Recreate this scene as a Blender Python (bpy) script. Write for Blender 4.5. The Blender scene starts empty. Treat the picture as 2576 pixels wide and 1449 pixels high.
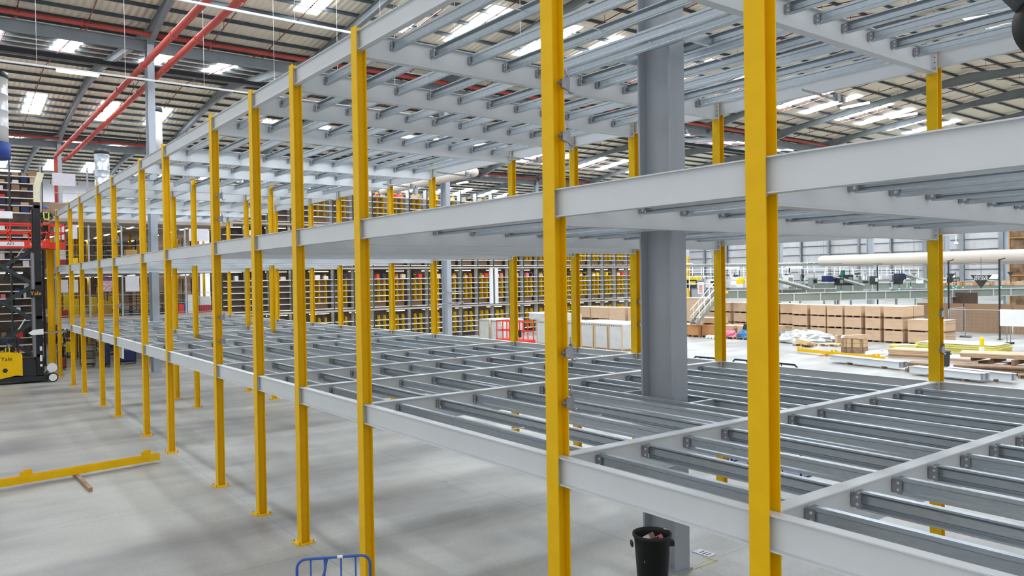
import bpy, math, random
from mathutils import Vector, Matrix
C = bpy.context.scene.collection
sc = bpy.context.scene
random.seed(7)

# ---------------------------------------------------------------- camera
FPX = 1947.16
CAM = Vector((-3.6378, 5.1809, 4.5998))
yaw, pitch, roll = -0.64566947, -0.01315965, -0.01498056
FW = Vector((math.cos(yaw)*math.cos(pitch), math.sin(yaw)*math.cos(pitch), math.sin(pitch)))
_r = FW.cross(Vector((0, 0, 1))).normalized(); _u = _r.cross(FW)
RT = _r*math.cos(roll) + _u*math.sin(roll); UP = -_r*math.sin(roll) + _u*math.cos(roll)
cd = bpy.data.cameras.new('camera'); cam = bpy.data.objects.new('camera', cd); C.objects.link(cam)
cam.matrix_world = Matrix(((RT.x, UP.x, -FW.x, CAM.x), (RT.y, UP.y, -FW.y, CAM.y), (RT.z, UP.z, -FW.z, CAM.z), (0, 0, 0, 1)))
cd.sensor_width = 36; cd.lens = FPX/2576*36; cd.clip_start = .05; cd.clip_end = 400
sc.camera = cam

# ---------------------------------------------------------------- light and exposure
w = bpy.data.worlds.new('overcast_sky'); sc.world = w; w.use_nodes = True
bg = w.node_tree.nodes['Background']; bg.inputs[0].default_value = (.95, .975, 1.0, 1); bg.inputs[1].default_value = 1.0
SKY_PANEL = 34.0      # brightness of the rooflights
LAMP = 9.0           # brightness of the tube lamps
sc.view_settings.view_transform = 'Standard'; sc.view_settings.look = 'None'
sc.view_settings.exposure = 0.14; sc.view_settings.gamma = 1; sc.view_settings.use_curve_mapping = False
sc.cycles.use_denoising = True
sc.cycles.max_bounces = 6; sc.cycles.diffuse_bounces = 4; sc.cycles.glossy_bounces = 3
sc.cycles.sample_clamp_indirect = 6

def ray(x, y): return FW + RT*((x-1288)/FPX) + UP*((724.5-y)/FPX)
def atx(x, y, X): d = ray(x, y); return CAM + d*((X-CAM.x)/d.x)
def aty(x, y, Y): d = ray(x, y); return CAM + d*((Y-CAM.y)/d.y)
def atz(x, y, Z=0.): d = ray(x, y); return CAM + d*((Z-CAM.z)/d.z)

# ---------------------------------------------------------------- materials
def s2l(c):
    return tuple(((v/255+.055)/1.055)**2.4 if v > 10 else v/255/12.92 for v in c)
MATS = {}
def mat(name, rgb, rough=.6, metal=0., vary=.06, scale=3., spec=.4, bump=0., rgb2=None, stretch=None, detail=4):
    """rgb: sRGB 0-255 surface colour, varied a little by noise"""
    if name in MATS: return MATS[name]
    m = bpy.data.materials.new(name); m.use_nodes = True; nt = m.node_tree; N = nt.nodes; L = nt.links
    b = N['Principled BSDF']; c = s2l(rgb); c2 = s2l(rgb2) if rgb2 else tuple(v*(1-vary*2) for v in c)
    b.inputs['Roughness'].default_value = rough; b.inputs['Metallic'].default_value = metal
    b.inputs['Specular IOR Level'].default_value = spec
    tc = N.new('ShaderNodeTexCoord'); no = N.new('ShaderNodeTexNoise'); no.inputs['Scale'].default_value = scale; no.inputs['Detail'].default_value = detail
    src = tc.outputs['Object']
    if stretch:
        mp = N.new('ShaderNodeMapping'); mp.inputs['Scale'].default_value = stretch; L.new(src, mp.inputs[0]); src = mp.outputs[0]
    L.new(src, no.inputs['Vector'])
    rp = N.new('ShaderNodeValToRGB'); rp.color_ramp.elements[0].position = .35; rp.color_ramp.elements[1].position = .65
    rp.color_ramp.elements[0].color = (*c2, 1); rp.color_ramp.elements[1].color = (*c, 1)
    L.new(no.outputs[0], rp.inputs[0]); L.new(rp.outputs[0], b.inputs['Base Color'])
    if bump:
        bp = N.new('ShaderNodeBump'); bp.inputs['Strength'].default_value = bump; bp.inputs['Distance'].default_value = .02
        L.new(no.outputs[0], bp.inputs['Height']); L.new(bp.outputs[0], b.inputs['Normal'])
    MATS[name] = m; return m
def emit(name, rgb, s):
    if name in MATS: return MATS[name]
    m = bpy.data.materials.new(name); m.use_nodes = True; b = m.node_tree.nodes['Principled BSDF']
    b.inputs['Base Color'].default_value = (*s2l(rgb), 1); b.inputs['Emission Color'].default_value = (*s2l(rgb), 1)
    b.inputs['Emission Strength'].default_value = s; MATS[name] = m; return m

YEL = mat('yellow_paint', (230, 182, 0), .5, vary=.03, scale=6, spec=.22)
YEL2 = mat('bright_yellow_plastic', (240, 205, 20), .5, vary=.03)
GREY = mat('light_grey_painted_steel', (206, 210, 213), .5, vary=.02, scale=2)
GALV = mat('galvanised_steel', (178, 188, 196), .33, .55, vary=.07, scale=9, stretch=(1, 6, 6))
ZINC = mat('zinc_fitting', (160, 160, 165), .35, .7, vary=.1, scale=20)
COLM = mat('blue_grey_column_paint', (156, 162, 169), .36, vary=.05, scale=.7, stretch=(3, 3, .6), spec=.5)
RAFT = mat('grey_rafter_paint', (124, 130, 134), .55, vary=.08, scale=1)
DARK = mat('dark_grey_purlin', (84, 92, 100), .5, .2, vary=.1, scale=2)
RED = mat('red_oxide_pipe', (176, 74, 64), .5, vary=.08, scale=2)
DRED = mat('dark_red_pipe', (120, 52, 48), .5, vary=.08)
REDM = mat('bright_red_paint', (222, 58, 40), .4, vary=.04)
BLUE = mat('blue_paint', (48, 92, 170), .4, vary=.05, scale=9)
NAVY = mat('navy_plastic', (28, 42, 92), .5, vary=.1)
BLK = mat('black_steel', (40, 44, 47), .5, vary=.15, scale=3)
BLK2 = mat('black_plastic', (26, 27, 30), .55, vary=.1)
DGRN = mat('dark_slate_steel', (58, 68, 70), .45, .2, vary=.12)
CARD = mat('cardboard', (206, 176, 146), .85, vary=.05, scale=1.5, stretch=(1, 1, 3))
CARD2 = mat('pale_cardboard', (226, 206, 184), .85, vary=.04, scale=1.5)
BRWN = mat('brown_board', (150, 120, 92), .8, vary=.05, scale=1.2)
DBRN = mat('dark_brown_panel', (92, 76, 66), .8, vary=.12, scale=2)
WOOD = mat('pale_timber', (214, 184, 136), .8, vary=.1, scale=4, stretch=(1, 8, 8))
WOOD2 = mat('weathered_timber', (160, 132, 108), .85, vary=.14, scale=4)
WHT = mat('white_paint', (232, 232, 230), .5, vary=.02)
PAPER = mat('white_paper', (222, 220, 228), .8, vary=.03, scale=8)
WRAP = mat('white_wrapped_board', (204, 204, 202), .35, vary=.05, scale=2, spec=.5)
SHEET = mat('crumpled_clear_film', (214, 214, 214), .2, vary=.14, scale=3, bump=.6, spec=.7)
FABR = mat('cream_duct_fabric', (206, 196, 184), .9, vary=.02, scale=.6)
CLAD = mat('white_wall_cladding', (214, 214, 220), .6, vary=.02, scale=.3)
GIRD = mat('grey_green_steel', (132, 140, 132), .5, vary=.05, scale=1)
CONC = mat('cast_concrete_edge', (172, 160, 148), .8, vary=.06, scale=1)
INSU = mat('yellow_insulation_board', (214, 206, 110), .8, vary=.08)
PINK = mat('pink_plastic_bag', (232, 120, 140), .4, vary=.1, bump=.5)
BBAG = mat('blue_plastic_bag', (60, 120, 180), .4, vary=.15, bump=.5)
SKIN = mat('skin', (196, 150, 124), .6)
NAVYC = mat('dark_work_clothes', (38, 40, 50), .8, vary=.1)
HIVIS = mat('hi_vis_yellow', (220, 230, 70), .6)
GRNS = mat('green_sign', (20, 120, 92), .5)
TUBE = emit('lamp_tube', (255, 250, 240), LAMP)
SKYP = emit('rooflight_panel', (235, 245, 255), SKY_PANEL)
GRNL = emit('green_signal_lamp', (60, 255, 170), 2.2)

def concrete_floor():
    m = bpy.data.materials.new('concrete_floor'); m.use_nodes = True; nt = m.node_tree; N = nt.nodes; L = nt.links; b = N['Principled BSDF']
    tc = N.new('ShaderNodeTexCoord')
    def noise(sc_, stretch, detail=5):
        mp = N.new('ShaderNodeMapping'); mp.inputs['Scale'].default_value = stretch; mp.inputs['Rotation'].default_value = (0, 0, .12); L.new(tc.outputs['Object'], mp.inputs[0])
        n = N.new('ShaderNodeTexNoise'); n.inputs['Scale'].default_value = sc_; n.inputs['Detail'].default_value = detail; L.new(mp.outputs[0], n.inputs['Vector']); return n
    n1 = noise(.22, (1, 1, 1)); n2 = noise(.42, (1.7, .5, 1), 3); n3 = noise(14, (1, 1, 1), 3)
    r1 = N.new('ShaderNodeValToRGB'); e = r1.color_ramp.elements
    e[0].position = .36; e[0].color = (*s2l((154, 152, 147)), 1); e[1].position = .62; e[1].color = (*s2l((180, 179, 172)), 1); L.new(n1.outputs[0], r1.inputs[0])
    r2 = N.new('ShaderNodeValToRGB'); e = r2.color_ramp.elements
    e[0].position = .33; e[0].color = (*s2l((206, 206, 210)), 1); e[1].position = .60; e[1].color = (1, 1, 1, 1); L.new(n2.outputs[0], r2.inputs[0])
    mx = N.new('ShaderNodeMix'); mx.data_type = 'RGBA'; mx.blend_type = 'MULTIPLY'; mx.inputs[0].default_value = 1
    L.new(r1.outputs[0], mx.inputs[6]); L.new(r2.outputs[0], mx.inputs[7])
    r3 = N.new('ShaderNodeValToRGB'); e = r3.color_ramp.elements
    e[0].position = .3; e[0].color = (.9, .9, .9, 1); e[1].position = .7; e[1].color = (1, 1, 1, 1); L.new(n3.outputs[0], r3.inputs[0])
    m2 = N.new('ShaderNodeMix'); m2.data_type = 'RGBA'; m2.blend_type = 'MULTIPLY'; m2.inputs[0].default_value = 1
    L.new(mx.outputs[2], m2.inputs[6]); L.new(r3.outputs[0], m2.inputs[7])
    # saw-cut joints of the slab
    bk = N.new('ShaderNodeTexBrick'); bk.offset = 0; bk.inputs['Scale'].default_value = 1
    bk.inputs['Brick Width'].default_value = 4.4; bk.inputs['Row Height'].default_value = 4.4; bk.inputs['Mortar Size'].default_value = .012
    bk.inputs['Color1'].default_value = (1, 1, 1, 1); bk.inputs['Color2'].default_value = (1, 1, 1, 1); bk.inputs['Mortar'].default_value = (.72, .72, .72, 1)
    L.new(tc.outputs['Object'], bk.inputs['Vector'])
    m3 = N.new('ShaderNodeMix'); m3.data_type = 'RGBA'; m3.blend_type = 'MULTIPLY'; m3.inputs[0].default_value = .8
    L.new(m2.outputs[2], m3.inputs[6]); L.new(bk.outputs[0], m3.inputs[7])
    L.new(m3.outputs[2], b.inputs['Base Color'])
    b.inputs['Roughness'].default_value = .42; b.inputs['Specular IOR Level'].default_value = .35
    return m
def corrugated(name, rgb, pitch_=.33, axis=1):
    m = bpy.data.materials.new(name); m.use_nodes = True; nt = m.node_tree; N = nt.nodes; L = nt.links; b = N['Principled BSDF']
    tc = N.new('ShaderNodeTexCoord'); sp = N.new('ShaderNodeSeparateXYZ'); L.new(tc.outputs['Object'], sp.inputs[0])
    mu = N.new('ShaderNodeMath'); mu.operation = 'MULTIPLY'; mu.inputs[1].default_value = 2*math.pi/pitch_; L.new(sp.outputs[axis], mu.inputs[0])
    sn = N.new('ShaderNodeMath'); sn.operation = 'SINE'; L.new(mu.outputs[0], sn.inputs[0])
    bp = N.new('ShaderNodeBump'); bp.inputs['Strength'].default_value = .5; bp.inputs['Distance'].default_value = .05; L.new(sn.outputs[0], bp.inputs['Height']); L.new(bp.outputs[0], b.inputs['Normal'])
    n = N.new('ShaderNodeTexNoise'); n.inputs['Scale'].default_value = .4; L.new(tc.outputs['Object'], n.inputs['Vector'])
    rp = N.new('ShaderNodeValToRGB'); c = s2l(rgb); rp.color_ramp.elements[0].color = (c[0]*.85, c[1]*.85, c[2]*.84, 1); rp.color_ramp.elements[1].color = (*c, 1); L.new(n.outputs[0], rp.inputs[0])
    L.new(rp.outputs[0], b.inputs['Base Color']); b.inputs['Roughness'].default_value = .6
    return m

# ---------------------------------------------------------------- mesh building
class MB:
    def __init__(s): s.v = []; s.f = []
    def hexa(s, P):
        n = len(s.v); s.v += [tuple(p) for p in P]
        for q in ((0, 3, 2, 1), (4, 5, 6, 7), (0, 1, 5, 4), (1, 2, 6, 5), (2, 3, 7, 6), (3, 0, 4, 7)): s.f.append(tuple(n+i for i in q))
        return s
    def box(s, x0, x1, y0, y1, z0, z1):
        x0, x1 = sorted((x0, x1)); y0, y1 = sorted((y0, y1)); z0, z1 = sorted((z0, z1))
        return s.hexa([(x0, y0, z0), (x1, y0, z0), (x1, y1, z0), (x0, y1, z0), (x0, y0, z1), (x1, y0, z1), (x1, y1, z1), (x0, y1, z1)])
    def cb(s, c, d): return s.box(c[0]-d[0]/2, c[0]+d[0]/2, c[1]-d[1]/2, c[1]+d[1]/2, c[2]-d[2]/2, c[2]+d[2]/2)
    def prism(s, prof, a, b, M):
        """prof: 2D outline (p,q); M(p,q,t) -> point, extruded from t=a to t=b"""
        n = len(s.v); k = len(prof)
        for t in (a, b): s.v += [tuple(M(p, q, t)) for p, q in prof]
        for i in range(k): j = (i+1) % k; s.f.append((n+i, n+j, n+k+j, n+k+i))
        s.f.append(tuple(n+i for i in reversed(range(k)))); s.f.append(tuple(n+k+i for i in range(k)))
        return s
    def bar(s, p0, p1, w, h, up=Vector((0, 0, 1))):
        p0 = Vector(p0); p1 = Vector(p1); d = (p1-p0).normalized()
        if abs(d.dot(up)) > .98: up = Vector((0, 1, 0))
        a = d.cross(up).normalized()*(w/2); b = a.cross(d).normalized()*(h/2)
        return s.hexa([p0-a-b, p0+a-b, p1+a-b, p1-a-b, p0-a+b, p0+a+b, p1+a+b, p1-a+b])
    def tube(s, pts, r, n=8, close=True):
        pts = [Vector(p) for p in pts]; base = len(s.v); m = len(pts); up = None
        for i, p in enumerate(pts):
            d = (pts[min(i+1, m-1)]-pts[max(i-1, 0)]).normalized()
            if up is None: up = Vector((0, 0, 1)) if abs(d.z) < .9 else Vector((0, 1, 0))
            a = d.cross(up).normalized(); b = a.cross(d).normalized(); up = b
            rr = r[i] if isinstance(r, (list, tuple)) else r
            for k in range(n): t = 2*math.pi*k/n; s.v.append(tuple(p+a*(math.cos(t)*rr)+b*(math.sin(t)*rr)))
        for i in range(m-1):
            for k in range(n): k2 = (k+1) % n; s.f.append((base+i*n+k, base+i*n+k2, base+(i+1)*n+k2, base+(i+1)*n+k))
        if close: s.f.append(tuple(base+k for k in reversed(range(n)))); s.f.append(tuple(base+(m-1)*n+k for k in range(n)))
        return s
    def lathe(s, prof, c=(0, 0, 0), n=20, axis='z'):
        base = len(s.v); k = len(prof)
        for r, h in prof:
            for i in range(n):
                t = 2*math.pi*i/n; a, b = math.cos(t)*r, math.sin(t)*r
                s.v.append({'z': (c[0]+a, c[1]+b, c[2]+h), 'y': (c[0]+a, c[1]+h, c[2]+b), 'x': (c[0]+h, c[1]+a, c[2]+b)}[axis])
        for j in range(k-1):
            for i in range(n): i2 = (i+1) % n; s.f.append((base+j*n+i, base+j*n+i2, base+(j+1)*n+i2, base+(j+1)*n+i))
        s.f.append(tuple(base+i for i in reversed(range(n)))); s.f.append(tuple(base+(k-1)*n+i for i in range(n)))
        return s
    def ibeam(s, a, b, depth, fl, tf, tw, plane='v'):
        """I-section from a to b, top of section on the line a-b. plane v: web vertical"""
        a = Vector(a); b = Vector(b); d = (b-a).normalized(); side = d.cross(Vector((0, 0, 1))).normalized(); up = side.cross(d)
        h = fl/2; t = tw/2; D = depth
        prof = [(-h, 0), (-h, -tf), (-t, -tf), (-t, -D+tf), (-h, -D+tf), (-h, -D), (h, -D), (h, -D+tf), (t, -D+tf), (t, -tf), (h, -tf), (h, 0)]
        L_ = (b-a).length
        n = len(s.v); k = 12
        for t_ in (0, L_): s.v += [tuple(a+side*p+up*q+d*t_) for p, q in prof]
        for i in range(k): j = (i+1) % k; s.f.append((n+i, n+j, n+k+j, n+k+i))
        for o in (0, k):
            for q in ((0, 1, 10, 11), (2, 3, 8, 9), (4, 5, 6, 7)): s.f.append(tuple(n+o+i for i in q))
        # flange ends share the web edge
        return s
    def hcol(s, cx, cy, z0, z1, dy, fx, tf, tw, turn=False):
        """H-section upright: flanges face +-y (turn: +-x)"""
        def bb(x0, x1, y0, y1):
            if turn: x0, x1, y0, y1 = y0, y1, x0, x1
            s.box(cx+x0, cx+x1, cy+y0, cy+y1, z0, z1)
        bb(-fx/2, fx/2, dy/2-tf, dy/2); bb(-fx/2, fx/2, -dy/2, -dy/2+tf); bb(-tw/2, tw/2, -dy/2+tf, dy/2-tf)
        return s
    def mesh(s, name, m, smooth=False):
        me = bpy.data.meshes.new(name); me.from_pydata(s.v, [], s.f); me.materials.append(m)
        me.validate()
        if smooth:
            for p in me.polygons: p.use_smooth = len(p.vertices) == 4
        me.update(); return me
    def build(s, name, m, parent=None, loc=(0, 0, 0), smooth=False, rz=0):
        o = bpy.data.objects.new(name, s.mesh(name, m, smooth)); C.objects.link(o); o.location = loc; o.rotation_euler.z = rz
        if parent: o.parent = parent
        return o

def tag(o, label, cat, group=None, kind=None):
    o['label'] = label; o['category'] = cat
    if group: o['group'] = group
    if kind: o['kind'] = kind
    return o
def struct(o): o['kind'] = 'structure'; return o
def empty(name, loc, label=None, cat=None, group=None, rz=0):
    o = bpy.data.objects.new(name, None); C.objects.link(o); o.location = loc; o.rotation_euler.z = rz; o.empty_display_size = .2
    if label: tag(o, label, cat, group)
    return o
def inst(name, me, loc, parent=None, rz=0):
    o = bpy.data.objects.new(name, me); C.objects.link(o); o.location = loc; o.rotation_euler.z = rz
    if parent: o.parent = parent
    return o
def copy_tree(o, parent=None):
    c = o.copy(); C.objects.link(c); c.parent = parent
    for ch in o.children: copy_tree(ch, c)
    return c
def text(name, body, m, parent, loc, rot, size, extrude=.002, align='CENTER'):
    cu = bpy.data.curves.new(name, 'FONT'); cu.body = body; cu.size = size; cu.extrude = extrude; cu.align_x = align; cu.align_y = 'CENTER'; cu.materials.append(m)
    o = bpy.data.objects.new(name, cu); C.objects.link(o); me = bpy.data.meshes.new_from_object(o); bpy.data.objects.remove(o); o = bpy.data.objects.new(name, me); C.objects.link(o)
    if not me.materials: me.materials.append(m)
    o.parent = parent; o.location = loc; o.rotation_euler = rot; return o
ORD = 'zeroth first second third fourth fifth sixth seventh eighth ninth tenth eleventh twelfth thirteenth fourteenth fifteenth sixteenth seventeenth eighteenth nineteenth twentieth'.split()
def nth(i): return ORD[i] if i < 21 else ('twenty-' if i < 30 else 'thirty-') + (ORD[i % 10] if i % 10 else 'nought')

# ================================================================ BUILDING
V = [4.7, 39.3, 73.9, 108.5]; HALF = 17.3
FY = [-4.09 + 8.87*k for k in range(1, -15, -1)]      # frame lines
Y0, Y1 = 14.5, -128.
def und(x):            # underside of rafters
    t = abs(((x-4.7) % 34.6)-17.3)/17.3; return 19.1-1.8*t
def deck(x): return und(x)+.5
struct(MB().box(-14, 108.5, Y1, Y0, -.3, 0).build('floor', concrete_floor()))
# roof deck: one folded sheet
b = MB(); xs = [-2, 4.7]+[4.7+17.3*k for k in range(1, 7)]
for x0, x1 in zip(xs, xs[1:]): b.hexa([(x0, Y1, deck(x0)), (x1, Y1, deck(x1)), (x1, Y0, deck(x1)), (x0, Y0, deck(x0)), (x0, Y1, deck(x0)+.12), (x1, Y1, deck(x1)+.12), (x1, Y0, deck(x1)+.12), (x0, Y0, deck(x0)+.12)])
struct(b.build('ceiling', corrugated('roof_lining_sheet', (222, 212, 192))))
CLADM = corrugated('wall_cladding_sheet', (180, 178, 178), 1.0, 0)
struct(MB().box(-2, 108.5, Y1-.2, Y1, 0, 20).build('wall_far', CLADM))
struct(MB().box(108.5, 108.7, Y1, Y0, 0, 20).build('wall_end', CLAD))
# cladding rails and posts of the far wall
tn = [0]
def trim(mb, m):
    tn[0] += 1; return struct(mb.build('trim_%d' % tn[0], m))
for z in [1.6*k for k in range(1, 12)]: trim(MB().box(8, 108, Y1, Y1+.12, z, z+.12), DARK)
for x in [12+5.75*k for k in range(17)]: trim(MB().hcol(x, Y1+.35, 0, 18.5, .5, (.3, .7, .45)[int(x) % 3], .03, .02), RAFT)
# roof frames: haunched rafters
def rafter_span(x0, x1, y):
    mb = MB(); xm = (x0+x1)/2
    for a, bb_ in ((x0, xm), (x1, xm)):
        n = 5; pts = []
        for i in range(n+1):
            t = i/n; x = a+(bb_-a)*t; dp = .46 + .45*max(0, 1-t*5) + .32*max(0, (t-.82)/.18)
            top = deck(x)-.19; pts.append((x, top, dp))
        for (xa, ta, da), (xb, tb, db) in zip(pts, pts[1:]):
            def slab(y0, y1, qa0, qa1, qb0, qb1):
                mb.hexa([(xa, y0, qa0), (xb, y0, qb0), (xb, y1, qb0), (xa, y1, qa0), (xa, y0, qa1), (xb, y0, qb1), (xb, y1, qb1), (xa, y1, qa1)])
            slab(y-.13, y+.13, ta-.02, ta, tb-.02, tb); slab(y-.13, y+.13, ta-da, ta-da+.02, tb-db, tb-db+.02); slab(y-.01, y+.01, ta-da, ta, tb-db, tb)
    return mb
for y in FY:
    for i in range(3): trim(rafter_span(V[i], V[i+1], y), RAFT)
# purlins, a line each
for i in range(6):
    xa = 4.7+17.3*i; s_ = 1 if i % 2 == 0 else -1
    for k in range(10):
        x = xa+1.0+1.72*k; z = deck(x)
        mb = MB(); mb.box(x-.035, x+.035, Y1, Y0, z-.03, z-.005); mb.box(x-.006, x+.006, Y1, Y0, z-.19, z-.02); mb.box(x-.07, x+.006, Y1, Y0, z-.195, z-.178)
        trim(mb, DARK)
# valley beams and knee braces
for x in V[:3]:
    trim(MB().ibeam((x, Y0, 17.02), (x, Y1, 17.02), .55, .3, .03, .02), RAFT)
# rooflights
wn = 0
RL = {}
for i in range(6):
    xv = V[(i+1)//2]; sg = 1 if i % 2 == 0 else -1       # slope rises away from valley xv
    x0, x1 = (xv+6.2, xv+11.4) if sg > 0 else (xv-10, xv-5)
    for y in FY[:-1]:
        for dy in (-1.95, 1.95):
            yc = y-4.43+dy
            if i not in RL:
                mb = MB(); za, zb = deck(x0)-.02, deck(x1)-.02
                for x_a, x_b in ((x0, x1),): mb.hexa([(x0, -.62, za-.02), (x1, -.62, zb-.02), (x1, .62, zb-.02), (x0, .62, za-.02), (x0, -.62, za), (x1, -.62, zb), (x1, .62, zb), (x0, .62, za)])
                RL[i] = mb.mesh('window_pane', SKYP)
            wn += 1; struct(inst('window_%d' % wn, RL[i], (0, yc, 0)))
# building columns
cols = []
mecol = {}
def building_column(x, y, label):
    e = empty('building_column', (x, y, 0), label, 'column', None)
    if 'c' not in mecol:
        mecol['c'] = MB().hcol(0, 0, 0, 17.1, .67, .33, .035, .025, turn=True).mesh('shaft', COLM)
        mecol['p'] = MB().box(-.37, .37, -.2, .2, 0, .03).mesh('base_plate', COLM)
    inst('shaft', mecol['c'], (0, 0, 0), e); inst('base_plate', mecol['p'], (0, 0, 0), e)
    return e
names = {(0, 0): 'big blue-grey column rising through the near mezzanine bay beside the black bin',
         (1, 0): 'tall grey building column behind the front posts at the far end of the mezzanine',
         (1, 1): 'grey building column with two pipe collars in front of the shelving wall'}
for i, x in enumerate(V[:3]):
    for k in range(-1, 7):
        y = -4.09-17.74*k
        lab = names.get((i, k)) or 'grey building column under the %s roof valley, %s from the tall front one going into the hall' % (nth(i+1), nth(k+2))
        cols.append(building_column(x, y, lab if (i, k) in names else 'grey roof column on the %s valley line, %s along the row' % (nth(i+1), nth(k+2))))
# collars with pipe stubs on the middle column
c = cols[8+2]
for z in (3.05, 3.75):
    mb = MB(); mb.tube([(-.45, .3, z), (-.45, -1.0, z)], .03); mb.tube([(-.45, .2, z-.06), (-.2, .9, z-.06)], .025)
    for q in (-.17, .17): mb.cb((-.42, q, z), (.12, .08, .12))
    mb.build('pipe_clamp', ZINC, c)
# hall floor pipework under the roof: mains
def pipe(name, pts, r, m, label, cat='pipe', group=None, n=10, coup=None):
    mb = MB(); mb.tube(pts, r, n)
    if coup:
        a, b_ = Vector(pts[0]), Vector(pts[1]); L_ = (b_-a).length; k = coup/2
        while k < L_: p = a+(b_-a)*(k/L_); d = (b_-a).normalized()*.06; mb.tube([p-d, p+d], r*1.25, n); k += coup
    o = mb.build(name, m, None, (0, 0, 0), True); return tag(o, label, cat, group)
pipe('water_main_pipe', [(5, -3.53, 15.4), (71.5, -3.53, 15.4), (71.8, -3.6, 15.1), (71.8, -3.6, 6)], .15, RED, 'red water main crossing under the roof just in front of the tall grey column', coup=6)
pipe('water_main_pipe', [(5, -4.55, 15.4), (71.5, -4.55, 15.4), (71.8, -4.1, 15.1)], .15, RED, 'red water main crossing under the roof passing behind the tall grey column', coup=6)
for i, x in enumerate(V[:3]):
    pipe('sprinkler_main_pipe', [(x-.5, 14, 17.22), (x-.5, -125, 17.22)], .12, RED, 'red sprinkler main running along the %s roof valley beam' % nth(i+1), coup=6)
# sprinkler range pipes
me_sp = {}
for i in range(6):
    xa = 4.7+17.3*i; xv = V[(i+1)//2]
    for k in range(24):
        y = 4.6-2.95*k
        if i not in me_sp:
            z = lambda x: deck(x)-.36
            mb = MB(); a, b_ = xa+.6, xa+16.7; near = a if abs(a-xv) < abs(b_-xv) else b_
            mb.tube([(a, 0, z(a)), (b_, 0, z(b_))], .028, 6); mb.tube([(near, 0, z(near)), (near, 0, 17.2)], .04, 6)
            mb.tube([(near, 0, 17.2), (xv-.5, 0, 17.22)], .04, 6)
            for q in range(5): xx = a+(b_-a)*(q+.5)/5; mb.tube([(xx, 0, z(xx)-.1), (xx, 0, z(xx)+.355)], .014, 5)
            me_sp[i] = mb.mesh('sprinkler_pipe', DRED, True)
        o = inst('sprinkler_pipe', me_sp[i], (0, y, 0))
        tag(o, 'thin red sprinkler pipe under the %s roof slope, %s into the hall' % (nth(i+1), nth(k+1)), 'pipe', 'sprinkler pipes under roof slope %s' % nth(i+1))
# cable trunking with tube lamps
def luminaire_mesh():
    return (MB().prism([(-.11, .0), (-.06, .07), (.06, .07), (.11, 0), (.1, -.01), (-.1, -.01)], -.75, .75, lambda p, q, t: (p, t, q)).mesh('housing', WHT),
            MB().box(-.07, .07, -.72, .72, -.035, -.012).mesh('tube', TUBE))
LH, LT = luminaire_mesh()
def luminaire(loc, rz, label, group=None):
    e = empty('tube_lamp', loc, label, 'lamp', group, rz); inst('housing', LH, (0, 0, 0), e); inst('tube', LT, (0, 0, 0), e); return e
for i, (x, z) in enumerate([(20.75, 13.), (31.1, 13.)]):
    mb = MB(); mb.box(x-.035, x+.035, -16, 12, z, z+.07)
    for k in range(9): y = 11-3.1*k; mb.tube([(x, y, z), (x, y, deck(x)-.2)], .006, 4)
    tag(mb.build('cable_trunking', WHT), 'thin white cable trunking hung across the hall, %s one from the camera' % nth(i+1), 'trunking')
    for k in range(2):
        y = .31-9*k
        if i in (1,) or k > 0: luminaire((x, y, z-.07), 0, 'tube lamp under the %s white trunking, %s along it' % (nth(i+1), nth(k+1)))
luminaire((17.1, -32.2, 13), math.pi/2, 'glowing tube lamp under the roof seen above the far cartons, upper one')
luminaire((17.0, -36.9, 13), math.pi/2, 'glowing tube lamp under the roof seen above the far cartons, lower one')
# more purlin-level clutter: cable tray along the far valley
tag(MB().box(41.2, 41.6, -60, 12, 15.98, 16.2).build('cable_tray', BLK), 'dark cable tray running across under the far roof slope', 'cable tray')

# ================================================================ MEZZANINE UNDER CONSTRUCTION
U = [0, 2.491, 6.951, 9.438, 11.596, 14.292, 18.728, 21.692, 26.148, 29.075, 33.412, 36.519, 40.906]
T = [2.7485, 5.5, 8.29]; LV = ['lower', 'middle', 'upper']; BW = -8.38
HTOP = 8.36
ME = {}
ME['shaft'] = MB().hcol(0, 0, .02, HTOP, .158, .18, .012, .009).mesh('shaft', YEL)
ME['plate'] = MB().box(-.16, .16, -.16, .16, 0, .02).mesh('base_plate', YEL)
mb = MB()
for sx in (-1, 1):
    for sy in (-1, 1): mb.lathe([(.017, 0), (.017, .02), (.008, .022), (.008, .04)], (sx*.125, sy*.125, .02), 6)
ME['bolts'] = mb.mesh('anchor_bolt', ZINC)
def post(x, y, label, group, bolts=True, cat='post'):
    e = empty('steel_post', (x, y, 0), label, cat, group)
    inst('shaft', ME['shaft'], (0, 0, 0), e); p = inst('base_plate', ME['plate'], (0, 0, 0), e)
    if bolts: inst('anchor_bolt', ME['bolts'], (0, 0, 0), p)
    return e
extra = {1: ', four zinc tube clamps on it', 5: ', zinc clamps on it, behind the fifth', 0: ', the widest in view'}
P0s = []
for i, x in enumerate(U):
    P0s.append(post(x, 0, 'yellow steel post, %s in the front row from the camera%s' % (nth(i+1), {1: ', four clamps on its side', 0: ', widest in view'}.get(i, '')), 'front row of yellow posts'))
    post(x, BW, 'yellow steel post, %s in the back row from the camera, behind the deck' % nth(i+1), 'back row of yellow posts')
for (x, y, s_) in [(U[8], -2.65, 'near front'), (U[9], -2.65, 'far front'), (U[8], -5.53, 'near back'), (U[9], -5.53, 'far back')]:
    post(x, y, 'yellow steel post at the %s corner of the stair opening' % s_, 'posts around the stair opening')
_p = atx(127, 700, 43.3)
e = empty('steel_post', (43.3, _p.y, 0), 'broad darker yellow post between the truck mast and the last front post', 'post')
MB().hcol(0, 0, 0, 7.0, .3, .3, .015, .012).build('shaft', YEL, e); MB().box(-.2, .2, -.2, .2, 0, .02).build('base_plate', YEL, e)

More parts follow.
